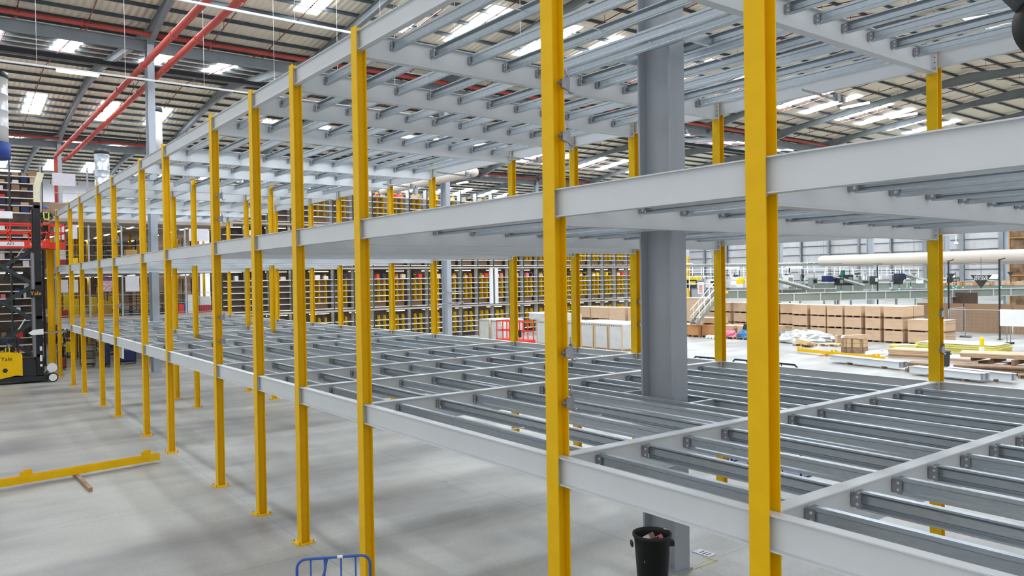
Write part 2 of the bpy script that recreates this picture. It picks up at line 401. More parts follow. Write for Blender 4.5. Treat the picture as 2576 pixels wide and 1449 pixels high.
def bolt_rows(mb, rows, M):
    for p in rows: mb.lathe([(.014, 0), (.014, .012), (.007, .014), (.007, .03)], (0, 0, 0), 6) if 0 else None
PL = {}
def xbeam(x0, x1, y, top, label, group, depth, fl, plates=True):
    """beam along x with an end plate at each end"""
    e = empty('edge_beam', ((x0+x1)/2, y, top-depth), label, 'beam', group); h = (x1-x0)/2
    MB().ibeam((-h, 0, depth), (h, 0, depth), depth, fl, .011, .008).build('girder', GREY, e)
    if 'x' not in PL:
        PL['x'] = MB().box(-.006, .006, -fl/2, fl/2, -.01, depth+.002).mesh('end_plate', GREY)
        mb = MB()
        for yy in (-.035, .035):
            for zz in (.06, .14, .21): mb.lathe([(.012, .006), (.012, .016), (.006, .018), (.006, .026)], (0, yy, zz), 6, 'x')
        PL['xb'] = mb.mesh('bolt', ZINC)
    if plates:
        for s_ in (-1, 1):
            p = inst('end_plate', PL['x'], (s_*(h-.006), 0, 0), e)
            if s_ < 0: inst('bolt', PL['xb'], (0, 0, 0), p)
    return e
def ybeam(x, y0, y1, top, label, group, depth=.37, fl=.14):
    e = empty('cross_beam', (x, (y0+y1)/2, top-depth), label, 'beam', group); h = abs(y1-y0)/2
    MB().ibeam((0, -h, depth), (0, h, depth), depth, fl, .012, .008).build('girder', GREY, e)
    if 'y' not in PL:
        PL['y'] = MB().box(-.09, .09, -.007, .007, -.012, .372).mesh('end_plate', GREY)
        mb = MB()
        for xx in (-.06, .06):
            for zz in (.07, .16, .25, .33): mb.lathe([(.013, .007), (.013, .018), (.006, .02), (.006, .03)], (xx, 0, zz), 6, 'y')
        PL['yb'] = mb.mesh('bolt', ZINC)
    for s_ in (-1, 1):
        p = inst('end_plate', PL['y'], (0, s_*(h-.007), 0), e, 0 if s_ < 0 else math.pi)
        inst('bolt', PL['yb'], (0, 0, 0), p)
    return e
UB = [-4.45]+U           # bay limits, first bay runs out of the frame past the first post
for l, t in enumerate(T):
    for i in range(len(UB)-1):
        between = 'between %s and %s posts' % (nth(i), nth(i+1)) if i else 'running out of the picture before the first post'
        if not (l == 0 and i == 12):
            xbeam(UB[i]+.01, UB[i+1]-.01, 0, t, '%s grey front beam %s' % (LV[l], between), '%s front beams' % LV[l], .285, .11)
        xbeam(UB[i]+.01, UB[i+1]-.01, BW, t, '%s grey back edge beam %s' % (LV[l], between), '%s back beams' % LV[l], .285, .11)
    for i, x in enumerate(U):
        if i in (8, 9):
            ybeam(x, -.08, -2.57, t, '%s grey cross beam from the %s front post to the stair opening' % (LV[l], nth(i+1)), None)
            ybeam(x, -2.73, -5.45, t, '%s grey cross beam closing the stair opening on its %s side' % (LV[l], 'near' if i == 8 else 'far'), None)
            ybeam(x, -5.61, BW+.08, t, '%s grey cross beam from the stair opening back, line of the %s posts' % (LV[l], nth(i+1)), None)
        else:
            ybeam(x, -.08, BW+.08, t, '%s grey cross beam running back from the %s front post' % (LV[l], nth(i+1)), '%s cross beams' % LV[l])
    ybeam(-4.45, -.08, BW+.08, t, '%s grey cross beam outside the picture before the first post' % LV[l], None)
    for y, s_ in ((-2.65, 'front'), (-5.53, 'back')):
        xbeam(U[8]+.01, U[9]-.01, y, t, '%s grey beam along the %s edge of the stair opening' % (LV[l], s_), None, .285, .11)
# ---- joists: lipped galvanised channels between the cross beams
JY = [-.56-.712*k for k in range(11)]
def channel(mb, L_, flip, depth=.165, fl=.065, lip=.016, t=.0035, y=0, x=0, z=0):
    s_ = -1 if flip else 1
    j1, j2, j3, j4, o_ = -.035, -.047, -depth+.047, -depth+.035, .013     # the web is stepped
    prof = [(0, 0), (fl, 0), (fl, -lip), (fl-t, -lip), (fl-t, -t), (t, -t), (t, j1), (o_+t, j2), (o_+t, j3), (t, j4), (t, -depth+t), (fl-t, -depth+t), (fl-t, -depth+lip), (fl, -depth+lip), (fl, -depth), (0, -depth), (0, j4), (o_, j3), (o_, j2), (0, j1)]
    n = len(mb.v); k = 20
    for tt in (0, L_): mb.v += [(x+tt, y+s_*(p-fl/2), z+q) for p, q in prof]
    for i in range(k): j = (i+1) % k; mb.f.append((n+i, n+j, n+k+j, n+k+i))
    return mb
def cleat_mesh():
    mb = MB(); mb.box(0, .006, -.03, .05, -.145, -.03); mb.box(0, .09, -.042, -.036, -.15, -.025)
    return mb.mesh('cleat', ZINC)
CL = cleat_mesh()
mb = MB()
for zz in (-.055, -.12): mb.lathe([(.013, -.03), (.013, -.042), (.006, -.044), (.006, -.03)], (.055, 0, zz), 6, 'y'); mb.lathe([(.006, .01), (.013, .012), (.013, .024), (.005, .03)], (.055, -.036, zz), 6, 'y')
CB = mb.mesh('bolt', WHT)
JM = {}
def joist(bay, l, k, x0, x1, y, t, label, group, detail, flip):
    key = (round(x1-x0, 3), flip)
    if key not in JM: JM[key] = channel(MB(), x1-x0, flip).mesh('floor_joist', GALV)
    o = inst('floor_joist', JM[key], (x0, y, t-.045)); tag(o, label, 'joist', group)
    if detail:
        for e_, rz, dx in ((0, 0, -.045), (1, math.pi, x1-x0+.045)):
            c_ = inst('cleat', CL, (dx, 0, 0), o, rz)
            if detail > 1: inst('bolt', CB, (0, 0, 0), c_)
    return o
stuff = {0: MB(), 1: MB(), 2: MB()}
nj = 0
indiv = {0: range(0, 11), 1: range(0, 4), 2: range(0, 10)}
for l, t in enumerate(T):
    for i in range(len(UB)-1):
        x0, x1 = UB[i]+.06, UB[i+1]-.06
        for k, y in enumerate(JY):
            if i == 9 and -5.6 < y < -2.6: continue
            if i in (2, 12) and k == 5:     # the building column stands here: trimmed round it
                continue
            flip = k % 2 == 0
            if i in indiv[l]:
                bay = 'in the bay before the first post' if i == 0 else 'between %s and %s posts' % (nth(i), nth(i+1))
                lab = '%s %s galvanised joist from the front beam %s' % (nth(k+1), LV[l], bay)
                det = 2 if i <= 4 else (1 if i <= 7 else 0)
                joist(i, l, k, x0, x1, y, t, lab, '%s joists %s' % (LV[l], bay), det, flip); nj += 1
            else: channel(stuff[l], x1-x0, flip, y=y, x=x0, z=t-.045)
    # trimmers round the building column
    for y, s_, fl_ in ((-3.80, 'before', True), (-4.40, 'behind', False)):
        joist(2, l, 5, UB[2]+.06, UB[3]-.06, y, t, '%s galvanised trimmer joist just %s the big blue-grey column' % (LV[l], s_), None, 2, fl_)
for l in (0, 1, 2):
    tag(stuff[l].build('floor_joists', GALV), 'the remaining %s deck galvanised joists far down the mezzanine' % LV[l], 'joists', None, 'stuff')
# short header between trimmers
for l, t in enumerate(T):
    for x, s_ in ((3.95, 'near'), (5.35, 'far')):
        tag(MB().box(x, x+.05, -4.36, -3.84, t-.21, t-.05).build('trimmer_channel', GALV), '%s short galvanised trimmer on the %s side of the big column' % (LV[l], s_), 'joist')
# tie rods between joists
rods = [(4.32, -.62, -.98, 0), (4.32, -2.04, -2.36, 0), (4.34, -2.74, -2.94, 0), (4.6, -.6, -1.25, 2), (4.6, -2.0, -2.7, 2), (4.6, -3.45, -3.8, 2), (8.2, -1.3, -1.98, 2), (4.6, -4.9, -5.5, 2), (4.6, -6.3, -6.9, 2)]
for k, (x, ya, yb, l) in enumerate(rods):
    o = MB().tube([(x, ya, T[l]-.10), (x, yb, T[l]-.10)], .008, 8).lathe([(.018, 0), (.018, .012)], (x, ya, T[l]-.10), 6, 'y').build('tie_rod', WHT)
    tag(o, 'thin bright tie rod between joists on the %s deck, %s listed from the front beam' % (LV[l], nth(k+1 if l == 0 else k-2)), 'rod', 'tie rods between %s joists' % LV[l])
# ---- zinc tube clamps on the front posts
def clamp(x, y, z, label, group='zinc tube clamps on the front posts'):
    e = empty('tube_clamp', (x, y, z), label, 'clamp', group)
    mb = MB(); mb.hexa([(-.02, .03, -.055), (.02, .03, -.055), (.02, -.05, -.075), (-.02, -.05, -.075), (-.02, .03, .03), (.02, .03, .03), (.02, -.05, .06), (-.02, -.05, .06)])
    mb.box(-.02, .02, -.075, -.05, -.075, .075); mb.build('body', ZINC, e)
    MB().tube([(0, -.06, -.06), (0, -.085, -.095), (0, -.11, -.10), (0, -.135, -.09)], .012, 6).build('hook', ZINC, e)
    MB().tube([(0, .03, -.01), (0, .07, -.012)], .014, 6).tube([(0, .055, -.012), (0, .062, -.012)], .022, 6).build('wing_bolt', ZINC, e)
    MB().tube([(0, -.06, .06), (0, -.05, .12), (0, -.055, .15)], .008, 5).build('lever', ZINC, e)
    return e
for pi, zs in ((1, (3.31, 3.83, 6.06, 6.60)), (5, (3.28, 3.82, 6.03, 6.55)), (8, (3.3, 3.85, 6.1, 6.7))):
    for q, z in enumerate(zs):
        clamp(U[pi]-.095, -.06, z, 'zinc tube clamp on the %s front post, %s one up' % (nth(pi+1), nth(q+1)))
for q, z in enumerate((3.45, 4.0)):
    clamp(U[3]-.1, BW-.04, z, 'zinc clamp on the fourth back post beside the big column, %s' % ('lower' if q == 0 else 'upper'))
for q, z in enumerate((3.3, 3.9)):
    clamp(U[1]-.1, BW+.02, z, 'zinc clamp on the second back post before the cartons, %s' % ('lower' if q == 0 else 'upper'))
# tubes clamped under the upper back edge beam
for i, x in enumerate([4.3, 8.1, 13.2, 16.8, 20.3]):
    e = empty('scaffold_tube', (x, BW, T[2]-.42), 'short steel tube clamped under the upper back beam, %s from the camera' % nth(i+1), 'tube', 'tubes under the upper back beam')
    MB().tube([(0, 1.0, .02), (0, -.35, -.03)], .024, 10).build('tube', ZINC, e)
    MB().cb((0, -.12, .02), (.09, .1, .13)).tube([(0, -.12, .08), (.05, -.1, .14)], .012, 6).build('coupler', ZINC, e)
    MB().cb((0, -.3, 0), (.1, .08, .1)).build('coupler', ZINC, e)

# ================================================================ FRONT FLOOR OBJECTS
def pbox(px0, py0, px1, py1, X, depth, m, name, label, cat, group=None, plane='x'):
    """a box whose camera side lies in the plane x=X (or y=X) between two points seen at those pixels"""
    f = atx if plane == 'x' else aty
    a = f(px0, py0, X); b_ = f(px1, py1, X)
    if plane == 'x': mb = MB().box(0, depth, a.y-(a.y+b_.y)/2, b_.y-(a.y+b_.y)/2, 0, abs(a.z-b_.z)); loc = (X, (a.y+b_.y)/2, min(a.z, b_.z))
    else: mb = MB().box(a.x-(a.x+b_.x)/2, b_.x-(a.x+b_.x)/2, -depth, 0, 0, abs(a.z-b_.z)); loc = ((a.x+b_.x)/2, X, min(a.z, b_.z))
    return tag(mb.build(name, m, None, loc), label, cat, group)

# yellow post lying on the floor
e = empty('lying_steel_post', (17.35, 2.3, .09), 'spare yellow steel post with cleats lying on the floor across a short timber', 'post', None, math.atan2(-(4.0-.61), -(17.1-17.62))+math.pi*1.5)
def lying_post(e, y0, y1, cleats, m=YEL):
    mb = MB()
    for x in (-.08, .068): mb.box(x, x+.012, y0, y1, 0, .16)
    mb.box(-.07, .07, y0, y1, .075, .085); mb.build('shaft', m, e)
    for y in cleats:
        MB().box(-.1, -.09, y-.09, y+.09, .1, .27).build('cleat_plate', m, e)
        MB().box(.08, .09, y-.2, y-.02, .1, .27).build('cleat_plate', m, e)
        MB().box(-.14, -.08, y-.12, y+.02, .06, .075).build('cleat_plate', m, e)
lying_post(e, -4.6, 1.75, (-1.15, 1.5))
a, b_ = atz(178, 1182, .045), atz(228, 1232, .045)
tag(MB().bar(a, b_, .08, .09).build('timber_bearer', WOOD2), 'short brown timber under the spare yellow post on the floor', 'timber')

# blue roll cage
e = empty('roll_cage', (4.485, 1.62, 0), 'blue tubular roll cage, only its top rail and bars in view beside a yellow post', 'trolley', None, math.atan2(1.98-1.27, 4.67-4.30))
w2, hh, rr = .40, 1.5, .10
def uframe(y): 
    pts = [(-w2, y, .2), (-w2, y, hh-rr)]
    for k in range(1, 5): t = k/5*math.pi/2; pts.append((-w2+rr-rr*math.cos(t), y, hh-rr+rr*math.sin(t)))
    pts += [(-w2+rr, y, hh), (w2-rr, y, hh)]
    for k in range(1, 5): t = k/5*math.pi/2; pts.append((w2-rr+rr*math.sin(t), y, hh-rr+rr*math.cos(t)))
    return pts+[(w2, y, hh-rr), (w2, y, .2)]
MB().tube(uframe(0), .016, 10).build('end_frame', BLUE, e, smooth=True)
for x in (-.24, -.08, .10, .25): MB().tube([(x, 0, .2), (x, 0, hh)], .010, 8).build('bar', BLUE, e, smooth=True)
MB().tube([(.07, 0, hh), (.10, .03, 1.35), (.26, .12, .9)], .014, 8).build('brace', BLUE, e, smooth=True)
MB().box(-.4, .4, -.02, .7, .17, .21).build('platform', BLUE, e)
for x in (-.34, .34):
    for y in (.06, .62): MB().lathe([(.06, -.02), (.06, .02)], (x, y, .06), 14, 'x').build('wheel', BLK2, e)
MB().tube([(-.10, 0, hh), (-.04, 0, hh)], .0175, 10).build('sticker', WHT, e)

# rubbish bin by the big column
def dustbin(loc, r, h, label, fill=True, BLK2=BLK2):
    e = empty('rubbish_bin', loc, label, 'bin')
    mb = MB(); mb.lathe([(r*.78, 0), (r*.97, h*.93), (r*1.0, h*.93), (r*1.06, h*.95), (r*1.06, h), (r*.98, h), (r*.95, h*.94), (r*.86, h*.55), (.01, h*.55)], (0, 0, 0), 28); mb.build('body', BLK2, e, smooth=True)
    if fill:
        for k, (t, rr_, m, nm) in enumerate([(.3, .4, PINK, 'pink_wrap'), (1.6, .5, BRWN, 'cardboard_scrap'), (2.9, .35, PAPER, 'paper_scrap'), (4.2, .5, BRWN, 'cardboard_scrap'), (5.2, .3, BLK, 'dark_scrap')]):
            x, y = math.cos(t)*r*rr_, math.sin(t)*r*rr_
            MB().hexa([(x-.09, y-.08, h*.56), (x+.09, y-.06, h*.56), (x+.08, y+.08, h*.56), (x-.07, y+.09, h*.56), (x-.05, y-.05, h*.86+.02*k), (x+.09, y-.04, h*.84), (x+.05, y+.04, h*.95), (x-.06, y+.06, h*.88)]).build(nm, m, e)
    for s_ in (-1, 1): MB().box(s_*r*.98-.02, s_*r*.98+.05*s_, -.06, .06, h*.78, h*.86).build('handle', BLK2, e)
    return e
e = dustbin((4.17, -3.20, 0), .27, .84, 'black rubbish bin with pink and brown scraps at the foot of the big column')
e.rotation_euler.z = -2.2
MB().box(-.1, .02, .272, .278, .56, .72).build('label_plate', BLK, e)
mb = MB(); mb.bar((.25, .14, .84), (.29, .17, .5), .03, .01); mb.bar((.25, .14, .84), (.2, .1, .86), .03, .01); mb.build('hanging_tape', SHEET, e)
tag(MB().hexa([(4.83, -4.86, .004), (4.83, -5.07, .004), (4.5, -5.07, .004), (4.49, -4.87, .004), (4.83, -4.86, .008), (4.83, -5.07, .008), (4.5, -5.07, .008), (4.49, -4.87, .008)]).build('floor_notice', PAPER), 'white printed notice lying on the floor beside the big column base', 'notice')
nb = MB()
for k in range(3): nb.box(4.56+.07*k, 4.585+.07*k, -5.03, -4.9, .008, .0095)
o = nb.build('print', BLK); o.parent = bpy.data.objects['floor_notice']
tag(MB().box(4.31, 4.35, -4.84, -4.27, .001, .005).box(4.31, 4.52, -4.86, -4.82, .001, .005).build('floor_tape', mat('faded_yellow_tape', (206, 196, 120), .7, vary=.1)), 'faded yellow tape corner on the floor beside the big column', 'tape')
# crack line and pallet under the deck
for i, (x, y, l_, m, lab) in enumerate([(3.2, -6.7, 1.1, NAVY, 'blue folded crate lying under the deck, nearer one'), (5.6, -7.6, 1.2, NAVY, 'blue folded crate lying under the deck, farther one'), (1.6, -6.1, .5, BLK2, 'black offcut lying on the floor under the deck')]):
    tag(MB().box(-l_/2, l_/2, -.2, .2, 0, .12).build('folded_crate' if i < 2 else 'offcut', m, None, (x, y, 0)), lab, 'crate' if i < 2 else 'offcut')

# black perforated object at the upper corner, near the lens
p = CAM + ray(2640, 62)*3.2
e = empty('hanging_work_light', p, 'round black perforated fitting hanging at the very top corner, blurred and cut off', 'light')
e.rotation_euler.z = yaw
MB().lathe([(.06, -.05), (.125, -.045), (.137, -.02), (.137, .03), (.12, .045), (.05, .05)], (0, 0, 0), 36, 'x').build('housing', BLK2, e, smooth=True)
q = [(2516, -4), (2562, 40), (2605, 46), (2605, -60), (2470, -60)]
mb = MB(); mb.prism([(i, 0) for i in range(5)], 0, .03, lambda i, _, t: (CAM + ray(*q[i])*(3.22+t)) - p)
o = mb.build('shade', mat('black_mesh', (58, 64, 68), .6, vary=.25, scale=160), e); o.rotation_euler.z = -yaw
MB().tube([(0, .1, .12), (0, .12, 1.4)], .01, 6).build('cable', BLK2, e)

# ================================================================ SHELVING WALL AND OLD MEZZANINE
SX = 47.2
TZ = [-.5, 2.5, 5.5, 8.5]; SHZ = [.12, .53, .94, 1.35, 1.76, 2.16]
BWD = 1.53
SM = {}
SM['upright'] = MB().box(0, .5, -.012, .012, 0, 2.86).mesh('side_panel', WRAP)
SM['post'] = MB().box(-.03, 0, -.035, .035, 0, 2.98).mesh('upright', DGRN)
SM['upright0'] = MB().box(0, .5, -.012, .012, 0, 2.36).mesh('side_panel', WRAP)
SM['post0'] = MB().box(-.03, 0, -.035, .035, 0, 2.48).mesh('upright', DGRN)
SM['shelf'] = MB().box(-.015, .48, -BWD+.05, -.05, -.025, .025).mesh('shelf', WHT)
SM['back'] = MB().box(.46, .47, -BWD+.3, -.05, .1, 2.1).mesh('back_panel', BRWN)
SM['bb'] = MB().box(.3, .47, -BWD+.1, -.05, .1, 2.1).mesh('back_panel', DBRN)
def divider():
    mb = MB()
    for y in (0,): mb.prism([(0.02, .03), (.45, .03), (.45, .36), (.12, .36)], y-.012, y+.012, lambda p, q, t: (p, t, q))
    return mb.mesh('divider', YEL)
SM['div'] = divider()
def shelf_bay(y, tier, kind, label, group):
    e = empty('shelving_bay', (SX, y, max(TZ[tier], 0)), label, 'shelving', group)
    dz = TZ[tier]-max(TZ[tier], 0); lo = '0' if tier == 0 else ''
    inst('side_panel', SM['upright'+lo], (0, 0, 0), e); inst('upright', SM['post'+lo], (0, 0, 0), e)
    for z in SHZ:
        z += dz
        if z < 0: continue
        s_ = inst('shelf', SM['shelf'], (0, 0, z), e)
        if kind == 'yellow' and z > .2: [inst('divider', SM['div'], (0, yy, .0), s_) for yy in (-.5, -.98)]
    inst('back_panel', SM['back' if kind == 'yellow' else 'bb'], (0, 0, dz), e) if tier else None
    return e
TN = ['ground', 'second', 'third', 'top']
GOODM = [WHT, YEL2, REDM, CARD, NAVY, WRAP, BLK2, PINK, CARD2]
GM = {}
def good(x, y, z, wd, h, d, m, label, group):
    k = (wd, h, d, m.name)
    if k not in GM: GM[k] = MB().prism([(-wd/2, 0), (wd/2, 0), (wd/2, h*.97), (wd/2-.015, h), (-wd/2+.015, h), (-wd/2, h*.97)], 0, d, lambda p, q, t: (t, p, q)).mesh('carton', m)
    return tag(inst('carton', GM[k], (x, y, z)), label, 'carton', group)
random.seed(3)
nb_ = 25
for j in range(nb_):
    y = -9.85-BWD*j
    for t_ in range(4):
        kind = 'yellow' if j >= 4 else 'dark'
        lab = '%s shelving bay %s from the old mezzanine, %s tier' % ('yellow-divided' if kind == 'yellow' else 'dark', nth(j+1), TN[t_])
        shelf_bay(y, t_, kind, lab, '%s tier of the shelving wall' % TN[t_])
        if t_ in (1, 2, 3):
            for q in range(2):
                m = random.choice(GOODM if j >= 2 else [BRWN, BLK2, DBRN, WHT]); 
                good(SX+.05, y-.35-.5*q-random.random()*.15, TZ[t_]+SHZ[-1]+.026, random.choice((.22, .3, .36)), random.choice((.16, .22, .3)), .3, m,
                     'small carton on the top shelf of the %s bay, %s tier' % (nth(j+1), TN[t_]), 'cartons on bay %s, %s tier' % (nth(j+1), TN[t_]))
# decks behind the shelving
DECKM = mat('deck_edge_beige', (190, 180, 168), .7, vary=.05)
for t_, z in enumerate((2.5, 5.5, 8.5)):
    tag(MB().box(SX-.06, SX+2.3, -9.8-BWD*nb_, -9.8, z-.12, z).build('shelving_deck', DECKM), 'beige deck of the shelving wall at its %s floor' % nth(t_+1), 'deck')
tag(MB().box(SX+2.3, SX+2.45, -12.0-BWD*nb_, -9.8, 0, 11.0).build('rack_backing', mat('brown_backing_sheet', (120, 108, 98), .9, vary=.3, scale=1.2, detail=9)), 'mottled brown backing sheet added behind the shelving block', 'partition')  # backing sheet added so the bright hall does not show through the bays
for t_, z in enumerate((2.38, 5.38, 8.38)):
    for k in range(13):
        luminaire((SX+1.3, -10.8-3.06*k, z-.12), 0, 'tube lamp behind the shelving wall, %s tier, %s along' % (TN[t_], nth(k+1)), 'lamps behind the shelving wall')
# pale standing goods columns behind open bays
for k, y in enumerate((-31.0, -31.5)):
    tag(MB().box(SX-.1, SX+.02, y-.16, y+.16, 2.55, 5.4).build('white_door_strip', WHT), 'tall white strip standing in the shelving wall, %s of two' % ('first' if k == 0 else 'second'), 'panel')
# left rack, seen behind the lifts
for j in range(4):
    y = 6.1-BWD*j
    for t_ in range(4):
        e = shelf_bay(y, t_, 'dark', 'tall dark rack bay behind the lifts, %s from the end, %s tier' % (nth(4-j), TN[t_]), 'rack behind the lifts')
        for s_i, z in enumerate(SHZ):
            if random.random() < .62 or t_ == 3:
                for q in range(3):
                    if random.random() < .2: continue
                    good(SX+.05, y-.28-.42*q, max(TZ[t_], 0)+z+(-.5 if t_ == 0 else 0)+.026 if t_ else z-.5+.026+.0, random.choice((.22, .3, .38)), random.choice((.16, .24, .32)), .24,
                         random.choice([WHT, NAVY, REDM, BRWN, BLK2, WRAP, CARD, PINK, DBRN, DBRN, BRWN]), 'item on the %s shelf of rack bay %s, %s tier' % (nth(s_i+1), nth(4-j), TN[t_]), 'goods rack bay %s tier %s shelf %s' % (nth(4-j), TN[t_], nth(s_i+1))) if not (t_ == 0 and z < .5) else None
tag(MB().box(SX-.05, SX, -.06, .06, 0, 11.25).build('rack_upright', BLK), 'tall dark upright at the end of the rack behind the lifts', 'upright')
luminaire((SX+1.5, 1.6, 11.1), 0, 'tube lamp above the rack behind the lifts, upper tier')
luminaire((SX+1.5, 1.6, 5.3), 0, 'tube lamp inside the rack behind the lifts, middle tier')
tag(MB().box(SX+3, SX+3.15, 0, 8, 0, 11.2).build('rack_backing', mat('brown_backing_sheet2', (92, 82, 74), .9, vary=.35, scale=1.5, detail=9)), 'dim back of the rack behind the lifts', 'partition')

# old mezzanine decks
OX = 44.0
for t_, z in enumerate((2.78, 5.52, 8.3)):
    tag(MB().box(OX, OX+21.78, -9.6, -.12, z-.32, z).build('mezzanine_deck', CONC), 'finished deck of the old mezzanine behind the new one, %s floor' % nth(t_+1), 'deck')
tag(MB().box(OX+21.8, OX+22, -13.5, -.12, 0, 11).build('tan_backdrop', mat('tan_backdrop_board', (150, 124, 102), .85, vary=.2, scale=.8)), 'tan backdrop sheet added behind the old mezzanine', 'partition')  # added backdrop, widened to block the bright hall end behind the decks
WIRE = mat('grey_mesh_post', (176, 178, 178), .5, .2)
for t_, z in enumerate((2.78, 5.52, 8.3)):
    hts = 2.3 if t_ < 2 else 2.65
    for k, y in enumerate((.35, -1.85, -3.48, -5.2, -6.85, -8.5) if t_ == 2 else (-.25, -1.85, -3.48, -5.2, -6.85, -8.5)):
        tag(MB().box(OX+.06, OX+.13, y-.04, y+.04, z if y < 0 else 8.3, z+hts).build('guard_post', WIRE), 'grey guard post on the old mezzanine edge, %s floor, %s from the rack' % (nth(t_+1), nth(k+1)), 'post', 'guard posts of floor %s' % nth(t_+1))
    ys = (-.25, -1.85, -3.48, -5.2, -6.85, -8.5)
    for k in range(5):
        e = empty('mesh_panel', (OX+.095, (ys[k]+ys[k+1])/2, z+.1), 'mesh guard panel on the %s floor of the old mezzanine, %s from the rack' % (nth(t_+1), nth(k+1)), 'panel', 'mesh panels of floor %s' % nth(t_+1)); h = (ys[k]-ys[k+1])/2-.05
        mb = MB()
        for zz in (0, .55, 1.1, 2.1): mb.box(-.012, .012, -h, h, zz, zz+.03)
        mb.build('rail', WIRE, e)
        mb = MB(); n = int(2*h/.1)
        for i in range(n): mb.box(-.002, .002, -h+.1*i, -h+.1*i+.004, .03, 1.1 if t_ < 2 else 2.1)
        mb.build('mesh', WIRE, e)
for k, (x0, y0, x1, y1, lab) in enumerate([
    (131, 434, 190, 469, 'large white notice sheet high on the top floor guard of the old mezzanine'),
    (153, 704, 172, 736, 'white sheet on the first floor guard, beside the last front post'),
    (183, 704, 197, 736, 'white sheet on the first floor guard, between two yellow posts'),
    (315, 695, 351, 733, 'wide white sheet on the first floor guard above the pallets'),
    (475, 575, 525, 607, 'white sheet on the second floor guard beside the sixth front post'),
    (148, 566, 163, 603, 'pair of white sheets on the second floor guard by the lift'),
    (182, 565, 195, 601, 'narrow white sheet on the second floor guard')]):
    a, b_ = atx(x0, y0, OX+.03), atx(x1, y1, OX+.03)
    o = tag(MB().box(0, .012, min(a.y, b_.y), max(a.y, b_.y), min(a.z, b_.z), max(a.z, b_.z)).build('notice_sheet', PAPER, None, (OX+.03, 0, 0)), lab, 'notice')
a, b_ = atx(258, 700, OX+.03), atx(282, 733, OX+.03)
e = tag(MB().box(0, .012, b_.y, a.y, b_.z, a.z).build('poster', mat('poster_paper', (214, 196, 206), .7, vary=.15, scale=8, rgb2=(190, 130, 130)), None, (OX+.03, 0, 0)), 'poster with a purple heading on the first floor guard', 'poster')
MB().box(-.004, 0, b_.y, a.y, a.z-.14, a.z).build('heading', mat('purple_ink', (112, 70, 130), .6), e)
def at_(nm, x0, y0, x1, y1, X, d, m, lab, cat): return pbox(x0, y0, x1, y1, X, d, m, nm, lab, cat)
X1 = 45.2
FL1, FL2 = 2.78, 5.52
def onfloor(nm, x0, x1, ytop, X, d, zf, m, lab, cat):
    a, b_ = atx(x0, ytop, X), atx(x1, ytop, X)
    return tag(MB().box(0, d, b_.y, a.y, 0, max(a.z-zf, .1)).build(nm, m, None, (X, 0, zf)), lab, cat)
onfloor('red_crate', 154, 172, 781, X1, .5, FL1, mat('dark_red_plastic', (160, 38, 44), .5), 'dark red crate on the old mezzanine first floor, next to the truck mast', 'crate')
onfloor('red_crate', 502, 532, 768, X1, .5, FL1, MATS['dark_red_plastic'], 'long dark red crate on the first floor behind the sixth front post', 'crate')
onfloor('red_crate', 450, 463, 766, X1, .5, FL1, REDM, 'bright red crate on the first floor next to the blue bin', 'crate')
onfloor('blue_bin', 463.5, 471, 757, X1, .5, FL1, BLUE, 'narrow blue bin on the first floor of the old mezzanine', 'bin')
onfloor('white_cabinet', 472, 487, 741, X1, .5, FL1, WHT, 'white cabinet on the first floor of the old mezzanine', 'cabinet')
onfloor('navy_cabinet', 299, 309, 748, X1+.5, .5, FL1, NAVY, 'dark blue cabinet beside the stacked pallets', 'cabinet')
onfloor('plywood_box', 259, 281, 771, X1, .6, FL1, mat('plywood', (190, 150, 70), .8), 'plywood box on the first floor under a yellow bin', 'box')
o = onfloor('yellow_bin', 259, 281, 758, X1+.7, .6, FL1, YEL2, 'yellow bin behind the plywood box', 'bin')
onfloor('yellow_bin', 162, 176, 738, X1+.7, .5, FL1, YEL2, 'yellow bin stack near the truck mast', 'bin')
onfloor('yellow_bin', 185, 199, 752, X1+.7, .5, FL1, YEL2, 'yellow bin between two white sheets', 'bin')
onfloor('yellow_bin', 232, 244, 747, X1+1.2, .5, FL1, YEL2, 'yellow bin hung behind a grey guard post', 'bin')
onfloor('white_tub', 178, 183, 760, X1, .5, FL1, WHT, 'white tub on the first floor', 'tub')
onfloor('white_table', 503, 531, 746, X1+.8, .7, FL1, WHT, 'white packing table behind the long red crate', 'table')
onfloor('red_crate', 152, 166, 653, X1, .5, FL2, MATS['dark_red_plastic'], 'dark red crate on the second floor by the lift', 'crate')
onfloor('white_tub', 149, 165, 628, X1+.7, .5, FL2, WHT, 'cream tub on the second floor by the lift', 'tub')
onfloor('yellow_bin', 183, 197, 649, X1, .5, FL2, YEL2, 'yellow bin on the second floor behind the front posts', 'bin')
onfloor('carton_pile', 317, 345, 628, X1, .6, FL2, mat('plywood2', (196, 160, 90), .8), 'open plywood crate on the second floor', 'crate')
